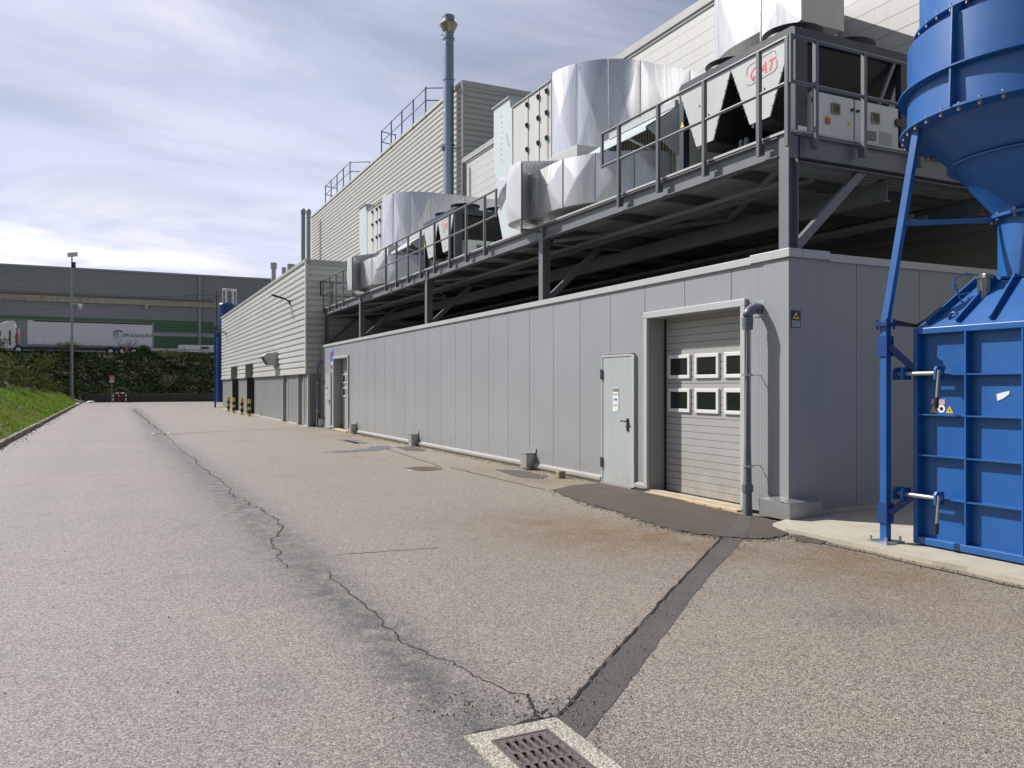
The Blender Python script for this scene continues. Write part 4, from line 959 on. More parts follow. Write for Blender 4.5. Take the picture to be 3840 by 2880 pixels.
dt = MB(); dt.box(PXF + .13, 13.29, PY0, PY1, PZT - .008, PZT + .004); dt.build('deck_floor', M['deck'], plat)
ea = MB(); ea.box(PXF - .02, PXF + .12, PY0 - .02, PY1 + .02, PZT + .0, PZT + .03); ea.box(PXF + .12, 12.9, PY0 - .025, PY0 + .1, PZT + .006, PZT + .032); ea.build('edge_angle', M['panel_cap'], plat)
M['tray'] = paint('tray steel', (.33, .34, .35), .4, metal=.4)
for x, z, y1 in ((8.1, PZT - .36, 30), (10.3, PZT - .66, 30), (12.0, PZT - .62, 28)):
    tr = MB(); tr.box(x - .15, x - .14, PY0 + .6, y1, z, z + .06); tr.box(x + .14, x + .15, PY0 + .6, y1, z, z + .06)
    y = PY0 + .7
    while y < y1:
        tr.box(x - .14, x + .14, y, y + .03, z, z + .012); y += .11
    tr.build('cable_tray', M['tray'], plat)
def rail_section(pts_, posts, ends=(True, True), out=(-1, 0)):
    """two-rail guard rail along a line; posts bolted outside the beam"""
    a, b = Vector(pts_[0]), Vector(pts_[1]); ZT, ZM = PZT + 1.1, PZT + .56
    d = (b - a).normalized()
    r = MB()
    ext = [Vector((a.x, a.y, ZM)), Vector((a.x, a.y, ZT)), Vector((b.x, b.y, ZT)), Vector((b.x, b.y, ZM))]
    r.tube([ext[1], ext[2]], .022, 10); r.tube([ext[0], ext[3]], .022, 10)
    for e, p, q in ((ends[0], ext[0], ext[1]), (ends[1], ext[2], ext[3])):
        if e: r.bar(p - Vector((0, 0, .02)) if p.z < q.z else p + Vector((0, 0, .02)), q + Vector((0, 0, .02)) if p.z < q.z else q - Vector((0, 0, .02)), .042)
    g_ = r.build('guard_rail', M['rail'], plat)
    for t in posts:
        p = a + d * t; pm = MB(); pm.box(p.x - .026, p.x + .026, p.y - .026, p.y + .026, PZT - .20, ZT + .0)
        o = Vector((-out[0], -out[1])) * .07; pm.bar((p.x, p.y, PZT - .12), (p.x + o.x, p.y + o.y, PZT - .12), .05, .13); pm.build('post', M['rail'], g_)
RX = PXF - .075
rail_section(((RX, 7.25), (RX, 11.4)), [.02, .5, 1.55, 2.6, 3.65], (True, True))
rail_section(((RX, 15.6), (RX, 24.5)), [.6 + 1.05 * k for k in range(8)], (True, False))
rail_section(((RX, 28.3), (RX, 32.35)), [.45, 1.5, 2.55, 3.6], (True, True))
rail_section(((RX, PY0 - .1), (12.6, PY0 - .1)), [.40, 1.22, 2.25, 3.3, 4.3], (True, True), (0, -1))
rail_section(((RX, PY1 + .05), (8.6, PY1 + .05)), [.45, 1.35], (True, False), (0, 1))

# ================================================================== ROOFTOP EQUIPMENT (one set, then a copy farther along the platform)
SETDY = 12.4
D0 = PZT + .004
def sheet(mb, path, z0, z1, push=.02, n=14, flip=1):
    """one cross-broken sheet: path = list of plan points, bulged outward to a pyramid so that it shows an X crease"""
    path = [Vector(p) for p in path]; L = [0]
    for a, b in zip(path[:-1], path[1:]): L.append(L[-1] + (b - a).length)
    def at(s):
        t = s * L[-1]
        for i in range(len(path) - 1):
            if t <= L[i + 1] + 1e-9:
                d = path[i + 1] - path[i]; k = (t - L[i]) / max(1e-9, d.length); return path[i] + d * k, d.normalized()
        return path[-1], d.normalized()
    vs = []; fs = []
    for j in range(n + 1):
        t = j / n
        for i in range(n + 1):
            s = i / n; p, d = at(s); nn = Vector((d.y, -d.x)) * flip
            k = push * (1 - max(abs(2 * s - 1), abs(2 * t - 1)))
            vs.append((p.x + nn.x * k, p.y + nn.y * k, z0 + (z1 - z0) * t))
    for j in range(n):
        for i in range(n):
            a = j * (n + 1) + i; b, c, d = a + 1, a + n + 2, a + n + 1
            # split each cell along the crease
            if (i < n / 2) == (j < n / 2): fs += [(a, b, c), (a, c, d)]
            else: fs += [(a, b, d), (b, c, d)]
    old = mb.smooth; mb.smooth = True; mb.add(vs, fs); mb.smooth = old
def arc(c, r, a0, a1, n=10): return [(c[0] - r * math.cos(R(a0 + (a1 - a0) * k / n)), c[1] - r * math.sin(R(a0 + (a1 - a0) * k / n))) for k in range(n + 1)]
def seam(mb, x, y, z0, z1, w=.018): mb.box(x - w / 2, x + w / 2, y - w / 2, y + w / 2, z0, z1)
UNITS = []
def make_air_handler():
    u = thing('air_handling_unit', 'tall pale air handling unit with black latches, nearer of two on the platform', 'air handler', (9.4, 16.2, PZT), 'air handling units')
    b = MB(); b.box(8.2, 10.6, 15.12, 16.95, D0 + .02, 8.07); b.box(8.7, 10.6, 11.35, 14.2, D0 + .02, 6.5); b.build('casing', M['ahu'], u, bevel=.01)
    for y in (16.19, 15.65, 15.26):
        s = MB(); s.box(8.186, 8.2, y - .02, y + .02, 6.35, 8.06); s.build('door_seam', M['panel_cap'], u)
        for z in (7.9, 7.44, 6.9):
            l = MB(); l.box(8.145, 8.187, y - .028, y + .028, z - .055, z + .055); l.box(8.13, 8.146, y - .012, y + .022, z - .02, z + .04); l.build('latch', M['black'], u, bevel=.008)
    t = MB(); t.box(8.17, 10.62, 15.1, 16.97, 8.07, 8.10); t.build('roof_edge', M['clad_trim'], u)
    prof = [(17.0, 8.07), (17.08, 8.12), (17.14, 8.36), (18.02, 8.36), (18.02, 7.12)] + [(17.2 + .82 * math.cos(R(a)), 7.12 - .78 * math.sin(R(a))) for a in range(10, 91, 10)] + [(16.96, 6.34)]
    e = MB(); e.prism(prof, 'x', 8.19, 9.7); e.build('fan_housing', M['ahu_blue'], u)
    l = MB(); l.box(8.15, 9.74, 17.12, 18.06, 8.361, 8.39); l.build('housing_lid', M['panel_cap'], u)
    rv = MB(); random.seed(2)
    for k in range(9): rv.box(8.184, 8.191, 17.55 + .03 * math.sin(k), 17.575 + .03 * math.sin(k), 7.0 + .13 * k, 7.022 + .13 * k); rv.box(8.184, 8.191, 17.3 - .02 * k, 17.32 - .02 * k, 7.55 - .04 * k, 7.57 - .04 * k)
    rv.build('rivets', M['steel'], u)
    f = MB(); f.prism([(16.97, 6.33), (17.42, 6.30), (17.86, 5.84), (17.40, D0 + .05), (16.6, D0 + .05), (16.6, 6.33)], 'x', 8.22, 9.5); f.build('return_hopper', M['ahu_blue'], u)
    f = MB(); f.prism([(17.0, 6.42), (17.75, 6.55), (17.8, 5.95), (17.45, 6.26)], 'x', 8.12, 8.215); f.build('transition_piece', M['alu_shiny'], u)
    q = MB(); q.box(8.20, 8.216, 17.2, 17.3, 5.0, 5.12); q.build('junction_box', M['black'], u)
    c = MB(); c.box(8.0, 8.6, 13.68, 15.6, 5.5, 6.32); c.build('connecting_box', M['chil_panel'], u, bevel=.008)
    # rain hood over the intake
    y0, y1 = 11.4, 13.4; h = MB()
    I1, I0, LP = (8.69, 6.45), (8.69, 5.60), (8.03, 6.0)
    h.add([(I1[0], y0, I1[1]), (LP[0], y0, LP[1]), (LP[0], y1, LP[1]), (I1[0], y1, I1[1])], [(0, 1, 2, 3)])
    h.add([(I1[0], y0, I1[1] + .015), (LP[0] - .02, y0, LP[1] + .015), (LP[0] - .02, y1, LP[1] + .015), (I1[0], y1, I1[1] + .015)], [(0, 1, 2, 3)])
    h.box(LP[0] - .022, LP[0], y0, y1, LP[1] - .05, LP[1] + .016)
    h.prism([I1, LP, I0], 'y', y0 - .012, y0); h.prism([I1, LP, I0], 'y', y1, y1 + .012)
    hood = h.build('intake_hood', M['ahu_blue'], u)
    b = MB(); b.box(8.62, 8.70, y0, y1 + .1, 6.44, 6.56); b.build('hood_flange', M['panel_cap'], hood)
    g_ = MB()
    for k in range(22): y = y0 + .08 + k * .088; g_.box(8.64, 8.695, y, y + .03, 5.2, 6.4)
    g_.build('intake_grille', M['beige_grille'], hood)
    s = MB()
    for y in (12.0, 12.75): s.bar((8.06, y, 5.98), (8.66, y - .25, 5.66), .03, .03)
    s.build('strut', M['ahu_blue'], hood)
    return u
def make_curved_duct():
    u = thing('curved_duct', 'big curved aluminium clad duct bending into the hall, nearer of two', 'duct', (9.6, 15.1, PZT), 'curved ducts on the platform')
    c = (9.6, 15.1); z0, z1 = 6.33, 8.22; b = MB()
    for a0, a1 in ((0, 30), (30, 58), (58, 86)): sheet(b, arc(c, 1.40, a0, a1, 14), z0, z1, .045, 24)
    sheet(b, [(9.6 - 1.4 * math.cos(R(86)), 15.1 - 1.4 * math.sin(R(86))), (9.72, 13.70), (10.75, 13.7)], z0, z1, .06, 20); sheet(b, [(10.75, 13.7), (12.0, 13.7)], z0, z1, .05, 16); sheet(b, [(12.0, 13.7), (13.28, 13.7)], z0, z1, .05, 16)
    b.build('cladding', M['alu_shiny'], u, fix=False)
    t = MB(); outer = arc(c, 1.395, 0, 90, 20) + [(13.28, 13.705)]; inner = [(13.28, 15.4), (10.2, 15.4), (10.0, 15.11), (8.22, 15.11)]
    t.prism(outer + inner, 'z', z0 + .01, z1 - .012); t.build('body', M['alu'], u)
    s = MB()
    for a in (0.6, 30, 58, 86): seam(s, c[0] - 1.405 * math.cos(R(a)), c[1] - 1.405 * math.sin(R(a)), z0, z1)
    seam(s, 10.75, 13.695, z0, z1); seam(s, 12, 13.695, z0, z1); s.build('seam', M['galv'], u)
    return u
def make_front_duct():
    u = thing('front_duct', 'low cross broken silver duct overhanging the platform edge, nearer of two', 'duct', (7.6, 12.9, PZT), 'low ducts at the platform edge')
    z0, z1 = 4.84, 5.70; c = (8.8, 13.22); b = MB()
    sheet(b, [(7.14, 14.0), (7.15, 13.22)], z0, z1, .03, 14, -1) if False else None
    sheet(b, [(7.14, 14.0), (7.145, 13.62)], z0, z1, .05, 16); sheet(b, [(7.145, 13.62), (7.15, 13.22)] + arc(c, 1.65, 0, 14, 4), z0, z1, .055, 18)
    for a0, a1 in ((14, 38), (38, 62), (62, 90)): sheet(b, arc(c, 1.65, a0, a1, 10), z0, z1, .06, 20)
    sheet(b, [(8.8, 11.57), (9.6, 11.57)], z0, z1, .02, 10)
    b.build('cladding', M['alu'], u, fix=False)
    t = MB(); t.prism([(9.6, 11.575)] + list(reversed(arc(c, 1.645, 0, 90, 20))) + [(7.145, 13.99), (8.4, 14.6), (8.9, 14.2), (9.6, 13.2)], 'z', z0 + .004, z1 - .006); t.build('body', M['alu'], u)
    nose = [(6.76, 13.64), (6.735, 13.8), (6.735, 14.05), (6.80, 14.3), (6.95, 14.5), (7.2, 14.62), (7.6, 14.62)]
    b = MB()
    sheet(b, list(reversed(nose[:])), 4.75, 5.83, .03, 16, -1) if False else sheet(b, list(reversed(nose)), 4.75, 5.83, .05, 20, 1)
    b.build('end_cladding', M['alu'], u, fix=False)
    t = MB(); t.prism(nose + [(7.6, 14.3), (7.16, 14.02)], 'z', 4.755, 5.82); t.build('end_body', M['alu_shiny'], u)
    q = MB(); A, B, C, E = (6.78, 13.68, 5.845), (7.145, 13.98, 5.71), (7.95, 14.3, 6.15), (7.7, 13.3, 5.72)
    q.add([A, B, C], [(0, 1, 2)]); q.add([B, E, C], [(0, 1, 2)]); q.add([A, C, (7.6, 14.62, 5.84)], [(0, 1, 2)]); q.build('top_facet', M['alu_shiny'], u)
    s = MB()
    for a in (14, 38, 62, 90): seam(s, c[0] - 1.655 * math.cos(R(a)), c[1] - 1.655 * math.sin(R(a)), z0 - .01, z1 + .005)
    seam(s, 7.14, 13.62, z0 - .01, z1 + .005); seam(s, 7.135, 13.99, z0 - .01, z1)
    s.build('seam', M['galv'], u)
    p = MB(); p.bar((6.785, 13.67, 4.5), (6.785, 13.67, 5.80), .035); p.bar((6.785, 13.67, 4.55), (7.2, 13.67, 4.55), .05); p.build('support_post', M['steel'], u)
    return u
def make_chiller():
    x0, x1, y0, y1, zt = 8.2, 10.38, 8.2, 10.72, 6.44
    u = thing('chiller', 'white and dark air cooled chiller with red lettering at the near platform corner', 'chiller', ((x0 + x1) / 2, (y0 + y1) / 2, PZT), 'chillers on the platform')
    f = MB()
    for x in (x0, x1 - .12):
        for y in (y0, y1 - .10): f.box(x, x + .12, y, y + .10, D0 + .02, zt - .13)
    f.box(x0 + .12, x0 + .22, y0 + .002, y0 + .10, D0 + .02, zt - .13)
    f.prism([(y0 - .002, zt - .13), (y0 - .002, zt + .02), (y0 + .06, zt + .05), (y1 - .06, zt + .05), (y1, zt), (y1, zt - .13)], 'x', x0 - .012, x0 + .09)
    f.prism([(y0, zt - .13), (y0, zt + .03), (y1, zt + .03), (y1, zt - .13)], 'x', x1 - .09, x1 + .01)
    f.box(x0 + .09, x1 - .09, y0 - .004, y0 + .09, zt - .12, zt + .03); f.box(x0 + .09, x1 - .09, y1 - .09, y1, zt - .12, zt + .03)
    f.box(x0, x1, y0 - .01, y0 + .1, D0 + .02, D0 + .36); f.box(x0, x0 + .08, y0 + .1, y1, D0 + .02, D0 + .14); f.box(x1 - .08, x1, y0 + .1, y1, D0 + .02, D0 + .14)
    f.build('frame', M['frame_dark'], u)
    t = MB(); t.box(x0 + .09, x1 - .09, y0 + .09, y1 - .09, zt - .03, zt + .02); t.build('top_deck', M['frame_dark'], u)
    c = MB(); ym = (y0 + y1) / 2                  # V coils running across the unit
    for ya, yb in ((y0 + .08, ym - .03), (ym + .03, y1 - .08)):
        m_ = (ya + yb) / 2
        c.prism([(ya, zt - .14), (ya + .06, zt - .14), (m_ - .14, 5.42), (m_ - .2, 5.42)], 'x', x0 + .02, x1 - .02)
        c.prism([(yb, zt - .14), (m_ + .2, 5.42), (m_ + .14, 5.42), (yb - .06, zt - .14)], 'x', x0 + .02, x1 - .02)
        c.box(x0 + .03, x1 - .1, m_ - .22, m_ + .22, 5.34, 5.415)
    c.build('coil', M['coil'], u)
    bb = MB(); bb.box(x0 + .5, x1 - .3, y0 + .5, y1 - .2, D0 + .15, 5.3); bb.build('compressor_box', M['coil'], u)
    for k, (ya, yb) in enumerate(((y0 + .06, ym + .0), (ym + .01, y1 - .06))):
        m_ = (ya + yb) / 2; p = MB()
        p.prism([(ya, zt - .135), (yb, zt - .135), (m_ + .2, 5.38), (m_ - .2, 5.38)], 'x', x0 - .022, x0 - .002)
        pan = p.build('end_panel', M['chil_panel'], u)
        s = MB()
        for q in range(1, 7):
            t_ = q / 7
            for sy, yy in ((-1, ya + (m_ - .2 - ya) * t_), (1, yb + (m_ + .2 - yb) * t_)):
                z = (zt - .135) + (5.38 - zt + .135) * t_; s.bar((x0 - .028, yy - sy * .012, z), (x0 - .028, yy + sy * .04, z + .012), .007)
        for yy, z in ((m_ + .05, 5.9), (m_ - .1, 5.8), (m_, 5.5), (m_ + .12, 6.0)): s.box(x0 - .03, x0 - .022, yy - .01, yy + .01, z - .012, z + .012)
        s.build('clips', M['black'], pan)
    w = MB(); w.add([(x0 - .002, y1 - .02, 5.80), (x0 - .002, y1 - .12, 5.80), (x0 - .002, y1 - .07, 5.9)], [(0, 1, 2)]); w.build('warning_mark', M['yellow'], u)
    # lettering on the near end panel
    lx = x0 - .024; lg = MB()
    put_text(lg, 'CIAT', .22, (lx, 9.075, 6.02), RY, UZ, shear=.35, bold=.006)
    lg.build('lettering', M['red'], u)
    ol = MB()
    for pl in ([(9.115, 6.10), (9.12, 6.19), (9.07, 6.235), (8.60, 6.275), (8.55, 6.255), (8.535, 6.2)], [(8.52, 6.13), (8.515, 6.03), (8.56, 5.985), (9.04, 5.945), (9.105, 5.96), (9.12, 5.99)]):
        for a, b in zip(pl[:-1], pl[1:]): ol.bar((lx, a[0], a[1]), (lx, b[0], b[1]), .003, .008, up=(1, 0, 0))
    ol.build('lettering_outline', M['red'], u)
    for cx in (x0 + .56, x1 - .56):
        for cy in (y0 + .62, y1 - .62):
            fz = zt + .03; r = MB(); r.lathe([(.46, fz), (.41, fz + .05), (.39, fz + .15), (.42, fz + .21), (.425, fz + .22), (.37, fz + .21), (.36, fz + .05)], (cx, cy), 28)
            ring = r.build('fan_shroud', M['fan'], u)
            b = MB()
            for k in range(6):
                a = k * math.pi / 3; p = Vector((math.cos(a), math.sin(a), 0)); q = Vector((-p.y, p.x, 0)); o = Vector((cx, cy, fz + .10))
                b.add([o + p * .08 - q * .03, o + p * .34 - q * .10 + Vector((0, 0, .05)), o + p * .34 + q * .08 - Vector((0, 0, .04)), o + p * .08 + q * .05], [(0, 1, 2, 3)])
            b.lathe([(.0, fz + .15), (.1, fz + .15), (.1, fz + .04)], (cx, cy), 12); b.build('fan_blades', M['black'], ring)
            gd = MB()
            for k in range(4): a = k * math.pi / 4; gd.tube([(cx - .41 * math.cos(a), cy - .41 * math.sin(a), fz + .22), (cx, cy, fz + .245), (cx + .41 * math.cos(a), cy + .41 * math.sin(a), fz + .22)], .006, 6)
            for rr in (.14, .24, .34): gd.tube([(cx + rr * math.cos(t), cy + rr * math.sin(t), fz + .24 - rr * .04) for t in [k * math.pi / 9 for k in range(19)]], .005, 5)
            gd.build('fan_guard', M['fan'], ring)
    # electrical cabinets on the end
    fy = y0 - .012; cabs = []
    for a, b in ((8.48, 9.26), (9.29, 10.16)):
        k = MB(); k.box(a, b, fy - .02, fy + .3, D0 + .38, 5.63); cabs.append(k.build('cabinet_door', M['cabinet'], u, bevel=.006))
    bp = MB(); bp.box(x0 + .24, x1 - .14, y0 + .28, y0 + .32, 5.63, zt - .12); bp.build('coil_face', M['coil'], u)
    kd = fy - .021
    for cab, cx, cz, w_, h_, mt, nm in ((cabs[0], 8.90, 5.44, .15, .15, 'beige_grille', 'vent_grille'), (cabs[1], 9.68, 5.42, .15, .15, 'beige_grille', 'vent_grille'), (cabs[1], 9.56, 5.16, .24, .12, 'steel', 'display_box'), (cabs[1], 9.90, 5.16, .26, .18, 'wh_light', 'paper_label'), (cabs[0], 8.75, 5.24, .075, .06, 'red', 'main_switch'), (cabs[0], 8.75, 5.30, .08, .03, 'yellow', 'switch_plate')):
        g_ = MB(); th = .025 if nm != 'paper_label' else .003
        g_.box(cx - w_ / 2, cx + w_ / 2, kd - th, kd, cz - h_ / 2, cz + h_ / 2); go_ = g_.build(nm, M[mt], cab)
        if nm == 'vent_grille':
            l = MB()
            for q in range(6): l.box(cx - w_ * .36, cx + w_ * .36, kd - th - .004, kd - th + .001, cz - h_ * .36 + q * h_ * .13, cz - h_ * .36 + q * h_ * .13 + h_ * .06)
            l.build('louvre', M['coil'], cab)
    for cx, cz, r in ((9.22, 5.47, .022), (9.33, 5.47, .022), (8.5, 5.5, .05), (10.14, 5.42, .06)):
        g_ = MB(); g_.tube([(cx, kd - .03, cz), (cx, kd, cz)], r, 14); g_.build('knob', M['black'], cabs[0])
    g_ = MB(); g_.add([(9.12, kd - .002, 5.24), (9.21, kd - .002, 5.24), (9.165, kd - .002, 5.32)], [(0, 1, 2)]); g_.build('warning_mark', M['yellow'], cabs[0])
    g_ = MB(); g_.box(x0 + .03, x0 + .19, y0 - .02, y0 - .011, D0 + .37, D0 + .46); g_.build('maker_plate', M['cabinet'], u)
    pp = MB()
    for dy_ in (.0, .12): pp.tube([(x0 + .3, 9.5 + dy_, D0 + .05), (x0 + .32, 9.5 + dy_, 5.35)] , .04, 10)
    pp.tube([(x0 + .15, 8.45, 5.15), (x0 + .2, 8.8, 5.05), (x0 + .3, 9.3, 5.0)], .05, 10); pp.build('refrigerant_pipe', M['pvc'], u)
    pr = MB(); pr.bar((x1 - .55, y0 + .05, 5.63), (x1 - .2, y0 + .05, zt - .1), .045); pr.build('prop', M['steel'], u)
    return u
sets = [make_air_handler(), make_curved_duct(), make_front_duct(), make_chiller()]
far_labels = ['tall pale air handling unit with black latches, farther of two on the platform', 'big curved aluminium clad duct bending into the hall, farther of two', 'low cross broken silver duct overhanging the platform edge, farther of two', 'white and dark air cooled chiller with red lettering, farther along the platform']
for s_, lab in zip(sets, far_labels):
    c = copy_tree(s_, None, SETDY); c['label'] = lab
# big elbow duct above the near chiller, bending back into the hall
ed = thing('exhaust_duct', 'large white aluminium clad elbow duct just above the near chiller', 'duct', (10.6, 10.4, 7))
X0, X1, Y0_, Y1_ = 9.5, 10.42, 9.38, 12.25; ZT_ = 9.3; ec = (10.9, 10.85)
b = MB()
sheet(b, [(X0, 10.26), (X0, Y0_)], 7.28, 8.3, .05, 18); sheet(b, [(X0, 10.26), (X0, Y0_)], 8.3, ZT_, .05, 18); sheet(b, [(X0, 10.85), (X0, 10.26)], 7.46, ZT_, .05, 18)
b.build('front_cladding', M['alu'], ed, fix=False)
b = MB()
def earc(a0, a1, n=10): return [(ec[0] - 1.4 * math.cos(R(a0 + (a1 - a0) * k / n)), ec[1] + 1.4 * math.sin(R(a0 + (a1 - a0) * k / n))) for k in range(n + 1)]
for a0, a1 in ((30, 0), (60, 30), (90, 60)): sheet(b, earc(a0, a1), 7.46, ZT_, .06, 20)
sheet(b, [(12.1, 12.83), (10.9, Y1_)], 7.46, ZT_, .05, 16); sheet(b, [(13.28, 13.4), (12.1, 12.83)], 7.46, ZT_, .05, 16)
b.build('elbow_cladding', M['alu'], ed, fix=False)
b = MB()
for z0, z1 in ((7.28, 8.02), (8.02, ZT_)): sheet(b, [(X0, Y0_), (X1, Y0_)], z0, z1, .012, 12)
b.build('side_cladding', M['ahu'], ed, fix=False)
t = MB(); t.box(X0 + .01, X1, Y0_ + .006, 10.26, 7.29, ZT_ - .01); t.build('body', M['alu'], ed)
t = MB(); t.prism([(X0 + .012, 10.262)] + [(ec[0] - 1.388 * math.cos(R(a)), ec[1] + 1.388 * math.sin(R(a))) for a in range(6, 91, 6)] + [(13.27, 13.38), (13.27, 12.1), (10.43, 9.6), (10.42, 10.262)], 'z', 7.47, ZT_ - .012); t.build('elbow_body', M['alu'], ed)
s_ = MB(); s_.box(X0 - .01, X1 + .01, Y0_ - .016, Y0_ + .0, 8.0, 8.04); s_.build('strap', M['galv'], ed); s_ = MB(); seam(s_, X0 - .004, 10.26, 7.28, ZT_); s_.build('seam', M['galv'], ed); s_ = MB(); seam(s_, X0 - .002, Y0_, 7.28, ZT_, .03)
s_.build('seam', M['galv'], ed)
for a in (30, 60, 90): s_ = MB(); seam(s_, ec[0] - 1.405 * math.cos(R(a)), ec[1] + 1.405 * math.sin(R(a)), 7.46, ZT_); s_.build('seam', M['galv'], ed)
t = MB(); t.box(11.0, 11.06, 12.1, 12.16, PZT, 7.47); t.build('support_leg', M['steel'], ed)

# ================================================================== BLUE DUST COLLECTOR
AX, AY = 7.9, 4.77
dc = thing('dust_collector', 'blue cyclone dust collector standing over a ribbed blue bin', 'dust collector', (AX, AY, 0))
CC = (AX, AY)
b = MB(); b.lathe([(1.15, 4.1), (1.15, 4.95)], CC, 72); b.lathe([(1.15, 4.95), (1.04, 4.96)], CC, 72); b.lathe([(1.04, 4.96), (1.04, 7.5)], CC, 72, cap1=True); b.build('cyclone_body', M['blue'], dc, fix=False)
def ringf(name, r0, r1, z, h=.014, m='blue', n=72):
    q = MB(); q.lathe([(r0, z), (r1, z), (r1, z + h), (r0, z + h)], CC, n); return q.build(name, M[m], dc)
ringf('stiffening_ring', 1.145, 1.235, 4.46); ringf('top_flange', 1.03, 1.10, 5.06, .02); ringf('stiffening_ring', 1.03, 1.12, 5.75); ringf('bottom_flange', .98, 1.22, 4.09, .022)
bolts = MB()
for k in range(40):
    a = 2 * math.pi * k / 40; x, y = AX + 1.185 * math.cos(a), AY + 1.185 * math.sin(a); bolts.tube([(x, y, 4.055), (x, y, 4.13)], .018, 6)
    x, y = AX + 1.08 * math.cos(a), AY + 1.08 * math.sin(a); bolts.tube([(x, y, 5.03), (x, y, 5.1)], .014, 6)
bolts.build('flange_bolts', M['bolt'], dc)
for ang in (177, 267, 357, 87):                       # upright ribs on the drum
    a = R(ang); p = Vector((math.cos(a), math.sin(a), 0)); q = Vector((-p.y, p.x, 0)); m = MB(); o = Vector((AX, AY, 0))
    m.add([o + p * 1.14 - q * .008 + Vector((0, 0, 4.11)), o + p * 1.235 - q * .008 + Vector((0, 0, 4.11)), o + p * 1.235 + q * .008 + Vector((0, 0, 4.11)), o + p * 1.14 + q * .008 + Vector((0, 0, 4.11)),
           o + p * 1.03 - q * .008 + Vector((0, 0, 5.06)), o + p * 1.2 - q * .008 + Vector((0, 0, 5.0)), o + p * 1.2 + q * .008 + Vector((0, 0, 5.0)), o + p * 1.03 + q * .008 + Vector((0, 0, 5.06))],
          [(3, 2, 1, 0), (4, 5, 6, 7), (0, 1, 5, 4), (1, 2, 6, 5), (2, 3, 7, 6), (3, 0, 4, 7)]); m.build('upright_rib', M['blue'], dc)
b = MB(); b.lathe([(1.02, 4.09), (.37, 3.24)], CC, 64); b.build('cone', M['blue'], dc, fix=False)
ringf('cone_ring', .72, .80, 3.73); ringf('neck_flange', .33, .43, 3.215, .03)
b = MB()
for k in range(12): a = 2 * math.pi * k / 12; x, y = AX + .40 * math.cos(a), AY + .40 * math.sin(a); b.tube([(x, y, 3.19), (x, y, 3.27)], .014, 6)
b.build('flange_bolts', M['bolt'], dc)
b = MB(); b.lathe([(.36, 3.215), (.36, 2.64)], CC, 48); b.build('outlet_pipe', M['blue'], dc, fix=False)
ringf('outlet_flange', .33, .42, 2.615, .025)
# bin
BX, BYa, BYb, BZ0, BZ1 = 7.03, 4.07, 5.47, .10, 2.16
t = MB(); t.box(BX + .085, 8.77, BYa, BYb, BZ0, BZ1); bin_ = t.build('bin', M['blue'], dc)
fr = MB()
fr.box(BX, BX + .09, BYb - .035, BYb + .012, BZ0 - .04, BZ1 + .012); fr.box(BX, BX + .09, BYa - .012, BYa + .035, BZ0 - .04, BZ1 + .012)
fr.box(BX + .002, BX + .09, BYa + .036, BYb - .036, BZ1 - .05, BZ1 + .01); fr.box(BX + .002, BX + .09, BYa + .036, BYb - .036, BZ0 - .038, BZ0 + .03)
fr.build('door_frame', M['blue'], dc, bevel=.006)
for y in (4.94, 4.41):
    q = MB(); q.box(BX + .006, BX + .084, y - .008, y + .008, BZ0 + .031, BZ1 - .051); q.build('door_rib', M['blue'], dc)
for z in (.526, .93, 1.325, 1.714):
    q = MB()
    for a, b_ in ((4.949, BYb - .036), (4.419, 4.931), (BYa + .036, 4.401)): q.box(BX + .01, BX + .084, a, b_, z - .007, z + .007)
    q.build('door_rib', M['blue'], dc)
lid = MB(); T0, T1 = 2.172, 2.60
base = [(BX + .03, BYb - .0), (8.75, BYb), (8.75, BYa), (BX + .03, BYa)]; top = [(AX - .42, AY + .42), (AX + .42, AY + .42), (AX + .42, AY - .42), (AX - .42, AY - .42)]
lid.add([(x, y, T0) for x, y in base] + [(x, y, T1) for x, y in top], [(0, 1, 5, 4), (1, 2, 6, 5), (2, 3, 7, 6), (3, 0, 4, 7), (4, 5, 6, 7)]); lid.box(BX + .03, 8.75, BYa, BYb, BZ1 + .001, T0 + .001)
lid.build('hopper_lid', M['blue'], dc)
for y in (5.36, 5.05, 4.72, 4.4):
    yt = AY + (y - AY) * .6; q = MB(); up = Vector((-.65, 0, .75)).normalized()
    q.bar(Vector((BX + .05, y, T0 + .035)), Vector((AX - .42, yt, T1 + .03)), .018, .075, up=up); q.build('lid_rib', M['blue'], dc)
q = MB(); yc = 5.12
q.tube([(BX + .10, yc + .045 * math.cos(t), T0 + .085 + .045 * math.sin(t)) for t in [k * math.pi / 8 for k in range(17)]], .015, 8); q.box(BX + .09, BX + .11, yc - .05, yc + .05, T0, T0 + .06); q.build('lifting_eye', M['blue_dark'], dc)
for z in (1.725, .537):
    x = BX - .05; q = MB(); q.tube([(x, 5.64, z), (x, 5.14, z)], .021, 12); rod = q.build('latch_rod', M['chrome'], dc)
    for y in (5.62, 5.53, 5.17): q = MB(); q.prism([(x - .055, z - .06), (x - .055, z + .035), (x - .03, z + .065), (BX + .02, z + .065), (BX + .02, z - .06)], 'y', y - .012, y + .012); q.build('latch_clamp', M['blue'], dc)
    q = MB(); q.tube([(x - .035, 5.14, z + .03), (x - .05, 5.15, z - .25)], .014, 10); h = q.build('latch_handle', M['chrome'], dc)
    q = MB(); q.tube([(x - .05, 5.15, z - .23), (x - .055, 5.152, z - .33)], .021, 10); q.build('grip', M['black'], h)
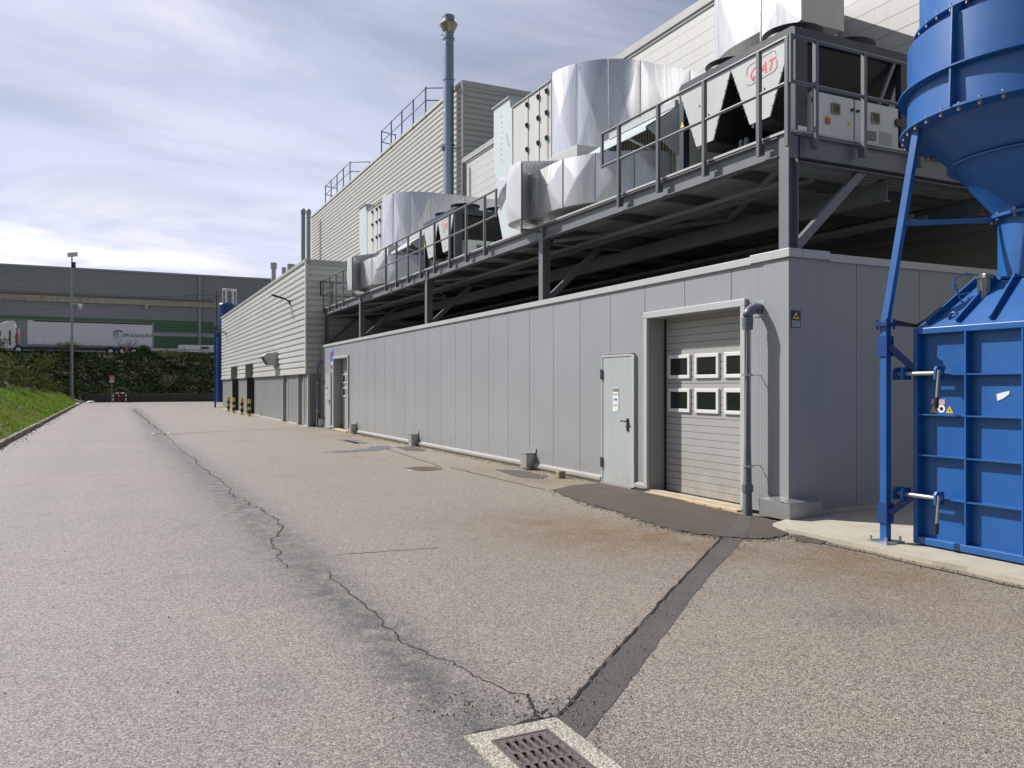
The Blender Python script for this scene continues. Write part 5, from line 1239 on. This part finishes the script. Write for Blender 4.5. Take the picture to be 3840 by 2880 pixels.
for (lx, ly) in ((6.87, 5.67), (8.93, 5.67), (8.93, 3.87), (6.87, 3.87)):
    q = MB(); q.box(lx - .035, lx + .035, ly - .04, ly + .04, .012, 2.21); leg = q.build('leg', M['blue'], dc, bevel=.006)
    q = MB(); q.box(lx - .13, lx + .13, ly - .12, ly + .12, .045, .062)
    for sx in (-1, 1):
        for sy in (-1, 1): q.tube([(lx + sx * .1, ly + sy * .09, .06), (lx + sx * .1, ly + sy * .09, .11)], .014, 6)
    q.build('foot_plate', M['galv'], leg)
    q = MB(); q.box(lx - .075, lx + .075, ly - .075, ly + .075, 2.2, 2.216); q.box(lx - .075, lx + .075, ly - .075, ly + .075, 2.221, 2.237)
    for sx in (-1, 1):
        for sy in (-1, 1): q.tube([(lx + sx * .055, ly + sy * .055, 2.17), (lx + sx * .055, ly + sy * .055, 2.27)], .012, 6)
    q.build('leg_joint', M['blue_dark'], leg)
    d = (Vector((lx, ly, 0)) - Vector((AX, AY, 0))).normalized() * 1.13
    tx, ty = (6.95, 5.37) if (lx < 7.5 and ly > 5) else (AX + d.x, AY + d.y)
    q = MB(); q.bar((lx, ly, 2.237), (tx, ty, 4.09), .07, .055); q.build('leg', M['blue'], dc)
    nx, ny = AX + (lx - AX) * .3, AY + (ly - AY) * .3; fx = lx + (tx - lx) * .52; fy_ = ly + (ty - ly) * .52
    q = MB(); q.bar((fx, fy_, 3.2), (nx, ny, 3.21), .05, .045); q.build('leg_brace', M['blue'], dc)
    sx = 1 if lx < AX else -1; ex = BX + .05 if lx < AX else 8.75; ey = BYb if ly > AY else BYa
    for z0, z1 in ((2.0, 1.74), (.34, .55)):
        q = MB(); q.bar((lx + .0, ly - math.copysign(.04, ly - AY), z0), (ex, ey, z1), .05, .06); q.box(lx - .05, lx + .05, ly - .055, ly + .055, z0 - .1, z0 + .1); q.build('bin_bracket', M['blue_dark'], dc)
q = MB(); q.bar((6.9, 5.66, 2.225), (7.25, 5.5, 2.20), .07, .03); q.build('tie_plate', M['blue_dark'], dc)
for y in (5.38, 4.2):
    q = MB(); q.box(BX + .1, 8.7, y - .05, y + .05, .045, BZ0); q.build('skid', M['steel'], dc)
px, py = 7.36, 4.98
q = MB()
for k in range(4): a = k * math.pi / 2 + .4; q.tube([(px + .045 * math.cos(a), py + .045 * math.sin(a), 2.33), (px + .045 * math.cos(a), py + .045 * math.sin(a), 2.64)], .011, 8)
q.tube([(px, py, 2.34), (px, py, 2.62)], .046, 18); q.box(px - .06, px + .06, py - .06, py + .06, 2.30, 2.34); q.box(px - .06, px + .06, py - .06, py + .06, 2.62, 2.66); q.tube([(px, py, 2.28), (px, py, 2.34)], .02, 8)
q.build('pneumatic_cylinder', M['chrome'], dc, bevel=.004)
q = MB(); q.tube([(px - .05, py, 2.645), (px - .10, py + .1, 2.68), (px - .12, py + .2, 2.64), (px - .11, py + .235, 2.56), (px - .1, py + .16, 2.48), (px - .07, py + .07, 2.50)], .008, 8); q.tube([(px - .12, py + .21, 2.6), (px - .1, py + .16, 2.42), (px - .06, py + .04, 2.32)], .008, 8); q.build('air_hose', M['sign_blue'], dc)
q = MB(); q.tube([(6.93, 5.62, 2.25), (7.1, 5.5, 2.20), (7.2, 5.46, 2.27), (7.4, 5.30, 2.5), (7.5, 5.2, 2.58), (7.6, 5.1, 2.63), (7.8, 5.0, 2.66)], .016, 8); q.build('power_cable', M['cable'], dc)
sx_ = BX + .083
q = MB(); q.box(sx_ - .001, sx_, 5.20, 5.345, 1.425, 1.475); q.build('pink_label', M['stick_pink'] if 'stick_pink' in M else M['wh_light'], bin_)
q = MB()
for yc in (5.32, 5.15): q.add([(sx_ - .002, yc + .04, 1.345), (sx_ - .002, yc - .04, 1.345), (sx_ - .002, yc, 1.415)], [(0, 1, 2)])
q.build('warning_sticker', M['yellow'], bin_)
q = MB(); disc(q, (sx_ - .002, 5.235, 1.385), .04, RY, UZ); q.build('round_sticker', M['white'], bin_)
q = MB(); disc(q, (sx_ - .003, 5.235, 1.385), .018, RY, UZ); 
for yc in (5.32, 5.15): q.bar((sx_ - .003, yc, 1.36), (sx_ - .003, yc, 1.385), .001, .01, up=(1, 0, 0))
q.build('sticker_pictogram', M['black'], bin_)
q = MB(); q.prism([(4.68, 1.47), (4.69, 1.53), (4.62, 1.55), (4.57, 1.56), (4.575, 1.53), (4.63, 1.49)], 'x', sx_ - .003, sx_ - .0005); q.build('torn_label', M['white'], bin_)

# ================================================================== THE YARD
# gully with cast iron grate in the foreground
t = thing('drain_grate', 'brown cast iron drain grate in a pale concrete frame in the foreground', 'drain', (1.64, 3.06, 0))
q = MB(); gx0, gx1, gy0, gy1 = 1.495, 1.787, 2.80, 3.325; fx0, fx1, fy0, fy1 = 1.405, 1.885, 2.66, 3.425
for a, b_, c, d in ((fx0, gx0, fy0, fy1), (gx1, fx1, fy0, fy1), (gx0, gx1, gy1, fy1), (gx0, gx1, fy0, gy0)): q.box(a, b_, c, d, -.12, .008)
q.build('concrete_frame', M['exposed'] if 'exposed' in M else M['concrete'], t)
q = MB(); q.box(gx0, gx1, gy0, gy1, -.32, -.3); 
for a, b_, c, d in ((gx0, gx0 + .01, gy0, gy1), (gx1 - .01, gx1, gy0, gy1), (gx0 + .01, gx1 - .01, gy1 - .01, gy1), (gx0 + .01, gx1 - .01, gy0, gy0 + .01)): q.box(a, b_, c, d, -.3, -.02)
q.build('pit', M['joint'], t)
q = MB()
for a, b_, c, d in ((gx0, gx0 + .012, gy0, gy1), (gx1 - .012, gx1, gy0, gy1), (gx0 + .012, gx1 - .012, gy1 - .012, gy1), (gx0 + .012, gx1 - .012, gy0, gy0 + .012)): q.box(a, b_, c, d, -.03, .010)
q.build('iron_rim', M['iron'], t)
q = MB(); ix0, ix1, iy1 = gx0 + .016, gx1 - .016, gy1 - .018; zt_ = .009
rows = [(iy1 - .035 - .116 * k, iy1 - .035 - .116 * k - .097) for k in range(4)]
edges = [iy1] + [e for r in rows for e in r] + [gy0 + .016]
for a, b_ in zip(edges[::2], edges[1::2]): q.box(ix0, ix1, b_, a, -.025, zt_)
sw, pt = .0225, .0405
for r_i, (a, b_) in enumerate(rows):
    n_ = 5 if r_i == 0 else 6; x = ix0; st = ix0 + .012 if r_i else ix0 + .03
    for k in range(n_ + 1):
        xe = st + k * pt if k < n_ else ix1
        q.box(x, xe, b_, a, -.025, zt_); x = xe + sw
for r_i, (a, b_) in enumerate(rows):
    for k in range(7):
        for yy in (a + .014, (a + b_) / 2): q.box(ix0 + .004 + k * pt, ix0 + .010 + k * pt, yy - .003, yy + .003, zt_, zt_ + .004)
q.build('grate', M['iron'], t)
q = MB(); put_text(q, 'EN 124', .022, (ix0 + .16, iy1 - .026, zt_ + .001), (1, 0, 0), (0, 1, 0), bold=.0005); q.build('cast_lettering', M['bolt'], t)
t = thing('drain_grate', 'far flat drain grate at the end of a trench line in the yard', 'drain', (1.2, 29.9, 0))
q = MB()
for a, b_, c, d in ((.92, 1.0, 29.5, 30.3), (1.4, 1.48, 29.5, 30.3), (1.0, 1.4, 30.2, 30.3), (1.0, 1.4, 29.5, 29.6)): q.box(a, b_, c, d, .001, .012)
q.build('concrete_frame', M['concrete'], t)
q = MB()
for k in range(9): q.box(1.005 + k * .045, 1.03 + k * .045, 29.6, 30.2, .001, .014)
q.build('grate', M['iron'], t)
t = thing('manhole_cover', 'round rusty brown manhole cover in the yard', 'manhole', (5.27, 14.9, 0))
q = MB(); q.lathe([(.30, .001), (.30, .012), (.36, .012), (.37, .001)], (5.27, 14.9), 32); q.build('frame', M['iron'], t)
q = MB(); q.lathe([(.0, .008), (.295, .008), (.295, .001)], (5.27, 14.9), 32)
for k in range(-3, 4): 
    for j in range(-3, 4):
        if k * k + j * j < 10: q.box(5.25 + k * .08, 5.29 + k * .08, 14.88 + j * .08, 14.92 + j * .08, .008, .013)
q.build('cover', M['rusty'] if 'rusty' in M else M['iron'], t)
q = MB(); q.box(6.85, 6.985, 12.33, 12.46, .0, .125); solo(q, 'stone_block', M['stone'], 'small square stone block lying at the foot of the grey wall', 'stone', loc=(6.92, 12.4, 0), bevel=.012)

# ================================================================== FAR END OF THE YARD
fb = thing('dust_silo', 'blue silo with white roof railing beyond the corrugated block', 'silo', (7.2, 66, 0))
q = MB(); q.lathe([(.62, 5.9), (.62, 7.9), (.55, 8.0), (.1, 8.05)], (7.35, 66), 28); q.build('tank', M['blue_dark'], fb)
q = MB(); q.lathe([(.78, 5.6), (.78, 5.95)], (7.2, 66.0), 28, cap1=True); q.build('tank_rim', M['blue_dark'], fb)
q = MB(); q.lathe([(.72, .4), (.72, 5.65)], (7.25, 66), 28); q.build('lower_body', M['blue_dark'], fb)
for x, y in ((6.42, 65.3), (6.55, 66.4)):
    q = MB(); q.bar((x, y, 0), (x, y, 6.1), .11); q.build('leg', M['blue_dark'], fb)
q = MB()
for k in range(9): q.bar((6.42, 65.3, .6 + k * .6), (6.55, 66.4, .9 + k * .6), .05)
q.build('ladder', M['blue'], fb)
q = MB()
for a in range(0, 360, 60): x, y = 7.55 + .5 * math.cos(R(a)), 66 + .5 * math.sin(R(a)); q.bar((x, y, 7.9), (x, y, 9.1), .05)
q.tube([(7.55 + .5 * math.cos(R(a)), 66 + .5 * math.sin(R(a)), 9.08) for a in range(0, 361, 30)], .03, 6); q.build('roof_railing', M['white'], fb)
wh = thing('grey_warehouse', 'long dark grey warehouse with green stripes above the scrub bank', 'building', (-10, 125, 5.4))
q = MB(); corr(q, 125, -95, 75, 5.4, 17.5, .31, .035, '-y', 5.4); q.build('cladding', M['wh_clad'], wh, fix=False)
q = MB(); q.box(-95, 75, 124.9, 150, 17.5, 17.75); q.build('roof_edge', M['wh_light'], wh)
q = MB(); q.box(-94.9, 74.9, 125.2, 150, 5.4, 17.5); q.build('core', M['joint'], wh)
q = MB(); x = -95
while x < 12: q.box(x + .02, x + 9.98, 124.6, 125.0, 13.0, 13.75); x += 10
q.build('concrete_band', M['wh_band'], wh)
q = MB(); q.box(-95, 12, 124.5, 124.62, 13.75, 13.95); q.build('band_flashing', M['twig'], wh)
q = MB(); x = -90
while x < 12: q.box(x, x + .35, 124.55, 125, 12.4, 13.0); x += 9.3
q.build('corbel', M['wh_band'], wh)
q = MB(); q.box(-95, 12, 124.88, 124.98, 10.55, 10.95); q.build('thin_green_stripe', M['wh_green'], wh)
for a, b_, mt, nm in ((9.4, 10.55, 'wh_green', 'green_stripe'), (8.65, 9.4, 'wh_light', 'pale_stripe'), (5.5, 8.65, 'wh_green', 'green_stripe')):
    q = MB(); corr(q, 124.86, 4.1, 30, a, b_, .42, .04, '-y', 5.4); q.build(nm, M[mt], wh, fix=False)
q = MB(); q.box(3.95, 4.1, 124.8, 124.98, 6.5, 10.6); q.build('corner_trim', M['wh_light'], wh)
q = MB(); q.box(10.0, 10.35, 124.7, 124.86, 6.3, 17.5); q.build('downpipe', M['pole'], wh)
# articulated truck on the upper road
TY = 112.0; tk = thing('articulated_truck', 'white articulated truck with curtain sided trailer on the upper road', 'truck', (-5, TY, 5.47))
q = MB(); q.box(-10.0, 3.5, TY, TY + 2.5, 6.62, 9.42); tr = q.build('trailer_body', M['truck_white'], tk, bevel=.04)
q = MB(); q.box(-9.4, 3.45, TY - .04, TY + 2.54, 9.36, 9.52); q.build('top_rail', M['print_dark'], tr)
q = MB(); q.box(-10.0, 3.5, TY - .03, TY + .1, 6.5, 6.66); q.box(-9.9, 3.4, TY + .3, TY + 2.2, 6.35, 6.62)
k = -9.3
while k < 3.4: q.box(k, k + .05, TY - .035, TY - .0, 6.5, 6.95); k += .85
q.build('side_rail', M['wh_light'], tr)
q = MB(); q.box(-10.05, -9.75, TY - .03, TY + 2.53, 6.6, 9.5); q.build('front_post', M['truck_white'], tr)
q = MB(); put_text(q, 'UROLIGAÇÃO', .52, (.05, TY - .012, 7.80), (1, 0, 0), UZ, shear=.35, bold=.008); q.build('lettering', M['print_dark'], tr)
q = MB(); cx, cz = -.42, 8.02
for k in range(5):
    z = cz - .32 + k * .16; w_ = math.sqrt(max(.02, .46 ** 2 - (z - cz) ** 2)); q.box(cx - w_, cx + w_ * .4, TY - .012, TY - .004, z, z + .055)
for a in range(20, 321, 12):
    p0 = (cx + .5 * math.cos(R(a)), TY - .01, cz + .5 * math.sin(R(a))); p1 = (cx + .5 * math.cos(R(a + 12)), TY - .01, cz + .5 * math.sin(R(a + 12))); q.bar(p0, p1, .02, .09, up=(0, 1, 0))
q.tube([(cx - .5, TY - .01, cz + .25), (cx, TY - .01, cz + .55), (cx + .55, TY - .01, cz + .42)], .06, 6); q.build('globe_emblem', M['print_dark'], tr)
q = MB(); CX0, CX1 = -14.5, -11.35
q.prism([(CX0, 6.1), (CX1, 6.1), (CX1, 8.3), (CX1 - .05, 9.0), (CX1 - .2, 9.35), (CX1 - .8, 9.3), (CX1 - 1.8, 8.85), (CX0 + .3, 8.6), (CX0, 7.6)], 'y', TY + .02, TY + 2.45); cab = q.build('cab', M['truck_white'], tk, bevel=.05)
q = MB(); q.box(-13.9, -12.75, TY - .01, TY + .03, 7.5, 8.15); q.build('cab_window', M['glass'], cab)
q = MB(); q.box(-11.95, -11.78, TY - .005, TY + .03, 6.45, 8.2); q.box(-13.2, -12.9, TY - .01, TY + .03, 6.62, 6.8); q.build('air_duct', M['print_dark'], cab)
q = MB(); q.box(-11.3, -11.14, TY + .3, TY + .7, 6.9, 7.3); q.box(-11.3, -11.14, TY + .3, TY + .7, 7.6, 7.9); q.box(-10.3, -10.16, TY + .3, TY + .6, 7.45, 7.95); q.build('red_coupling', M['red'], tk); q = MB(); q.box(-11.34, -11.05, TY + .75, TY + 2.2, 6.5, 8.6); q.build('rear_cab_panel', M['wh_clad'], tk)
q = MB(); q.box(-13.5, 3.3, TY + .5, TY + 2.0, 6.05, 6.34); q.build('chassis', M['black'], tk)
for x in (-13.3, -11.0, -1.2, .1, 1.4):
    w_ = MB(); w_.tube([(x, TY + .02, 5.97), (x, TY + .4, 5.97)], .5, 24); wo = w_.build('wheel', M['tyre'], tk); w_ = MB(); w_.tube([(x, TY + .0, 5.97), (x, TY + .05, 5.97)], .26, 18); w_.build('rim', M['galv'], wo)
pv = thing('parked_trailer', 'low white trailer with dark panels parked beside the green warehouse wall', 'trailer', (9, 117, 5.47))
q = MB(); q.box(6.9, 12.4, 116.5, 118.5, 6.2, 7.15); q.build('body', M['truck_white'], pv, bevel=.04)
q = MB(); q.box(9.6, 10.7, 116.46, 116.52, 6.3, 6.95); q.box(11.2, 12.1, 116.46, 116.52, 6.3, 6.95); q.build('dark_panel', M['glass'], pv)
for x in (8, 11.3):
    w_ = MB(); w_.tube([(x, 116.5, 5.85), (x, 116.9, 5.85)], .38, 18); w_.build('wheel', M['tyre'], pv)
gd = thing('crash_barrier', 'low grey crash barrier along the edge of the upper road', 'barrier', (8, 107.4, 5.47))
q = MB(); q.box(3.2, 30, 107.3, 107.36, 5.95, 6.22); q.build('beam', M['galv'], gd)
for k in range(9):
    q = MB(); q.box(3.5 + 3 * k, 3.62 + 3 * k, 107.36, 107.44, 5.4, 6.2); q.build('post', M['galv'], gd)
def mast(x, y):
    z0 = hill(x, y) - .2; zt = 14.2
    t = thing('lamp_mast', 'tall grey lamp mast with floodlight and dome camera at the bank foot', 'lamp mast', (x, y, z0))
    q = MB(); q.tube([(x, y, z0), (x, y, zt)], [.15, .06], 14); q.build('pole', M['pole'], t)
    q = MB(); q.box(x - .3, x + .35, y - .3, y + .1, zt - .12, zt - .06); q.prism([(x - .38, zt + .08), (x + .5, zt + .22), (x + .5, zt - .18), (x - .34, zt - .32)], 'y', y - .4, y - .25); q.build('floodlight', M['galv'], t)
    q = MB(); q.box(x - .05, x + .32, y - .3, y + .1, zt - 1.25, zt - .75); q.build('gear_box', M['frame_dark'], t)
    q = MB(); q.bar((x, y, zt - 4.7), (x + .7, y, zt - 4.7), .1); q.lathe([(.02, zt - 5.2), (.15, zt - 5.12), (.2, zt - 4.95), (.2, zt - 4.75), (.05, zt - 4.68)], (x + .7, y), 14); q.build('dome_camera', M['white'], t)
mast(-4.25, 88.0)
t = thing('utility_pole', 'weathered utility pole with cables at the top of the far bank', 'utility pole', (10.75, 108, 5.4))
q = MB(); q.tube([(10.75, 108, 5.0), (10.75, 108, 13.6)], [.16, .11], 10); q.build('pole', M['wood_pole'], t)
q = MB(); q.bar((10.4, 108, 12.9), (11.1, 108, 12.9), .1); q.tube([(10.45, 108, 12.9), (10.45, 108, 13.15)], .07, 8); q.tube([(11.05, 108, 12.9), (11.05, 108, 13.15)], .07, 8); q.build('crossarm', M['wood_pole'], t)
q = MB()
for (ax, az, bx, by, bz, sag) in ((10.45, 13.1, -60, 116, 13.6, 1.6), (11.05, 13.1, 60, 112, 13.4, 1.0), (10.5, 12.6, -60, 116, 8.3, 1.0)):
    q.tube([(ax + (bx - ax) * k / 16, 108 + (by - 108) * k / 16, az + (bz - az) * k / 16 - sag * 4 * (k / 16) * (1 - k / 16)) for k in range(17)], .022, 5)
q.build('cable', M['cable'], t)
t = thing('hydrant_sign', 'small red hydrant sign on a thin post before the far bank', 'sign', (-.85, 90.4, 0))
q = MB(); q.bar((-.85, 90.4, 0), (-.85, 90.4, 2.1), .05); q.build('post', M['pole'], t)
q = MB(); q.box(-1.08, -.62, 90.33, 90.36, 2.0, 2.66); q.build('plate', M['white'], t)
q = MB(); q.box(-1.06, -.64, 90.315, 90.33, 2.18, 2.64); q.build('red_field', M['sign_red'], t)
q = MB(); q.box(-.91, -.79, 90.30, 90.315, 2.24, 2.48); disc(q, (-.85, 90.30, 2.53), .065, (1, 0, 0), UZ); q.box(-.98, -.72, 90.302, 90.315, 2.38, 2.42); q.build('hydrant_pictogram', M['white'], t)
t = thing('hydrant_guard', 'red and white striped tube barrier around the hydrant at the wall', 'barrier', (-.2, 90.2, 0))
for y in (89.9, 90.6):
    for x in (-.72, .42):
        q = MB(); q.tube([(x, y, 0), (x, y, .92)], .05, 10); q.build('post', M['dull_red'], t)
        for z in (.2, .6): q = MB(); q.lathe([(.055, z), (.055, z + .2)], (x, y), 10); q.build('white_band', M['white'], t)
    q = MB(); q.tube([(-.72, y, .92), (.42, y, .92)], .05, 10); q.build('rail', M['dull_red'], t)
    for x in (-.5, 0, ): q = MB(); q.tube([(x, y, .92), (x + .25, y, .92)], .055, 10); q.build('white_band', M['white'], t)
q = MB(); q.lathe([(.11, 0), (.11, .5), (.14, .52), (.14, .6), (.03, .72)], (-.15, 90.25), 12); q.bar((-.32, 90.25, .42), (.02, 90.25, .42), .12); q.build('hydrant', M['dull_red'], t)
for (x, y, w_, lab) in ((-3.35, 78, .5, 'pale loose stone on the kerb'), (-2.7, 88.6, .9, 'white rubble lump at the corner of kerb and retaining wall')):
    q = MB(); q.lathe([(.02, .0), (w_ * .5, .03), (w_ * .42, .14), (w_ * .15, .2)], (x, y), 7, cap1=True, smooth=False); solo(q, 'stone', M['white'], lab, 'stone', loc=(x, y, .0))
random.seed(21)
def shrub(x, y, r, h, mat, n, label, leaf=(.05, .12), stems=7, leafy_=True):
    z0 = hill(x, y) - .05
    t = thing('shrub', label, 'shrub', (x, y, z0), 'shrubs on the bank')
    q = MB(); tips = []
    for k in range(stems):
        a = random.uniform(0, 6.28); rr = r * random.uniform(.3, 1); p1 = (x + rr * .4 * math.cos(a), y + rr * .4 * math.sin(a), z0 + h * .5); p2 = (x + rr * math.cos(a), y + rr * math.sin(a), z0 + h * random.uniform(.75, 1.05))
        q.tube([(x, y, z0), p1, p2], [.035, .022, .008], 5); tips.append((p1, p2))
        for j in range(3):
            b_ = random.uniform(0, 6.28); s_ = Vector(p1).lerp(Vector(p2), random.random()); q.tube([s_, s_ + Vector((math.cos(b_) * .4 * r, math.sin(b_) * .4 * r, h * .22))], [.014, .006], 4); tips.append((s_, s_ + Vector((math.cos(b_) * .4 * r, math.sin(b_) * .4 * r, h * .22))))
    q.build('stem', M['twig'], t)
    if leafy_:
        pts = []
        for k in range(n):
            a, b_ = random.choice(tips); p = Vector(a).lerp(Vector(b_), random.random() ** .6); pts.append(p + Vector((random.gauss(0, .2 * r), random.gauss(0, .2 * r), random.gauss(0, .10 * h))))
        leaf_mesh('foliage', pts, M[mat], leaf[0], leaf[1], t)
shrub(-6.6, 88.5, 1.1, 2.3, 'shrub_olive', 900, 'olive yellow shrub left of the lamp mast')
shrub(-11.0, 86, 1.6, 2.0, 'shrub_green', 1200, 'pale leaved shrub below the truck cab')
shrub(-8.4, 84, 1.2, 1.6, 'shrub_green', 800, 'leafy green shrub between the pale leaved and the olive one')
shrub(.5, 105.6, 1.5, 1.7, 'shrub_olive', 0, 'bare reddish twiggy bush below the trailer lettering', stems=18, leafy_=False)
for k_, (x_, y_, r_, h_) in enumerate(((-12.5, 100, 1.6, 1.8), (-5.2, 104.6, 1.3, 1.1), (2.6, 105.2, 1.0, .9))): shrub(x_, y_, r_, h_, ('shrub_green', 'shrub_olive', 'shrub_green')[k_], 900, ('green shrub on the bank crest behind the pale leaved one', 'olive shrub on the bank crest under the trailer middle', 'low green shrub on the bank crest under the trailer rear')[k_])
shrub(5.4, 101.5, 1.5, 1.5, 'shrub_olive', 900, 'yellowish shrub on the bank below the crash barrier')
shrub(4.5, 94.5, 1.2, 1.6, 'twigleaf' if 'twigleaf' in M else 'shrub_olive', 160, 'sparse straw coloured shrub low on the bank beside the corrugated block', stems=14)

# small loose stuff: grit along wall foot, slab edge and cracks; weeds in the joints
random.seed(31)
gm = MB()
def grit(x, y, s_, z=.002):
    a = random.uniform(0, 6.28); p = [(x + s_ * math.cos(a + k * 2.09) * random.uniform(.7, 1.2), y + s_ * math.sin(a + k * 2.09) * random.uniform(.7, 1.2), z) for k in range(3)]
    gm.add(p + [(x, y, z + s_ * random.uniform(.7, 1.3))], [(0, 1, 3), (1, 2, 3), (2, 0, 3)])
for k in range(900): y = random.uniform(8, 32); grit(WX - .06 - abs(random.gauss(0, .12)), y, random.uniform(.006, .018))
for k in range(350): y = random.uniform(1, 6.9); grit(6.50 - abs(random.gauss(0, .12)), y, random.uniform(.004, .012))
for k in range(260): t_ = random.random(); p = Vector(gp(1600, 2640)).lerp(Vector(gp(2200, 2680)), t_); grit(p.x + random.gauss(0, .12), p.y + random.gauss(0, .1), random.uniform(.003, .008))
for k in range(500): p = random.choice(LL + RR); grit(p.x + random.gauss(0, .05), p.y + random.gauss(0, .05), random.uniform(.003, .010), .008)
PO = [gp(*p) for p in [(2075, 1838), (2166, 1879), (2240, 1900), (2316, 1920), (2400, 1952), (2499, 1981), (2600, 2002), (2707, 2016), (2790, 2022), (2880, 2022), (2940, 2014), (2955, 1990)]]
for k in range(700): i_ = random.randrange(len(PO) - 1); p = Vector(PO[i_]).lerp(Vector(PO[i_ + 1]), random.random()); grit(p.x + random.gauss(-.03, .06), p.y + random.gauss(-.03, .06), random.uniform(.005, .016))
for k in range(500): grit(random.uniform(-2.6, 6.5), random.uniform(2.5, 22), random.uniform(.003, .009))
for k in range(200): y = random.uniform(22, 60); grit(kx(y) + abs(random.gauss(0, .2)), y, random.uniform(.012, .035))
tag(gm.build('loose_grit', M['grit'], None), kind='stuff')
wm = MB(); tn = []
def tuft(x, y, z, h, n):
    for k in range(n):
        a = random.uniform(0, 6.28); l = random.uniform(.2, .8) * h; w_ = h * .06
        wm.add([(x - w_ * math.sin(a), y + w_ * math.cos(a), z), (x + w_ * math.sin(a), y - w_ * math.cos(a), z), (x + l * math.cos(a), y + l * math.sin(a), z + h * random.uniform(.5, 1))], [(0, 1, 2)]); tn.append(random.uniform(.7, 1.2))
for k in range(70): y = random.uniform(18, 70); tuft(kx(y) + random.uniform(0, .07), y, .0, random.uniform(.05, .16), 9)
for k in range(16): y = random.uniform(3.5, 6.6); tuft(6.47 + random.uniform(-.03, .03), y, .0, random.uniform(.02, .05), 7)
for k in range(9): tuft(6.62 + random.uniform(-.06, .06), 6.95 + random.uniform(-.06, .06), .0, random.uniform(.02, .05), 7)
wo_ = wm.build('weeds', M['grass'], None, fix=False); tone_attr(wo_, tn); tag(wo_, kind='stuff')
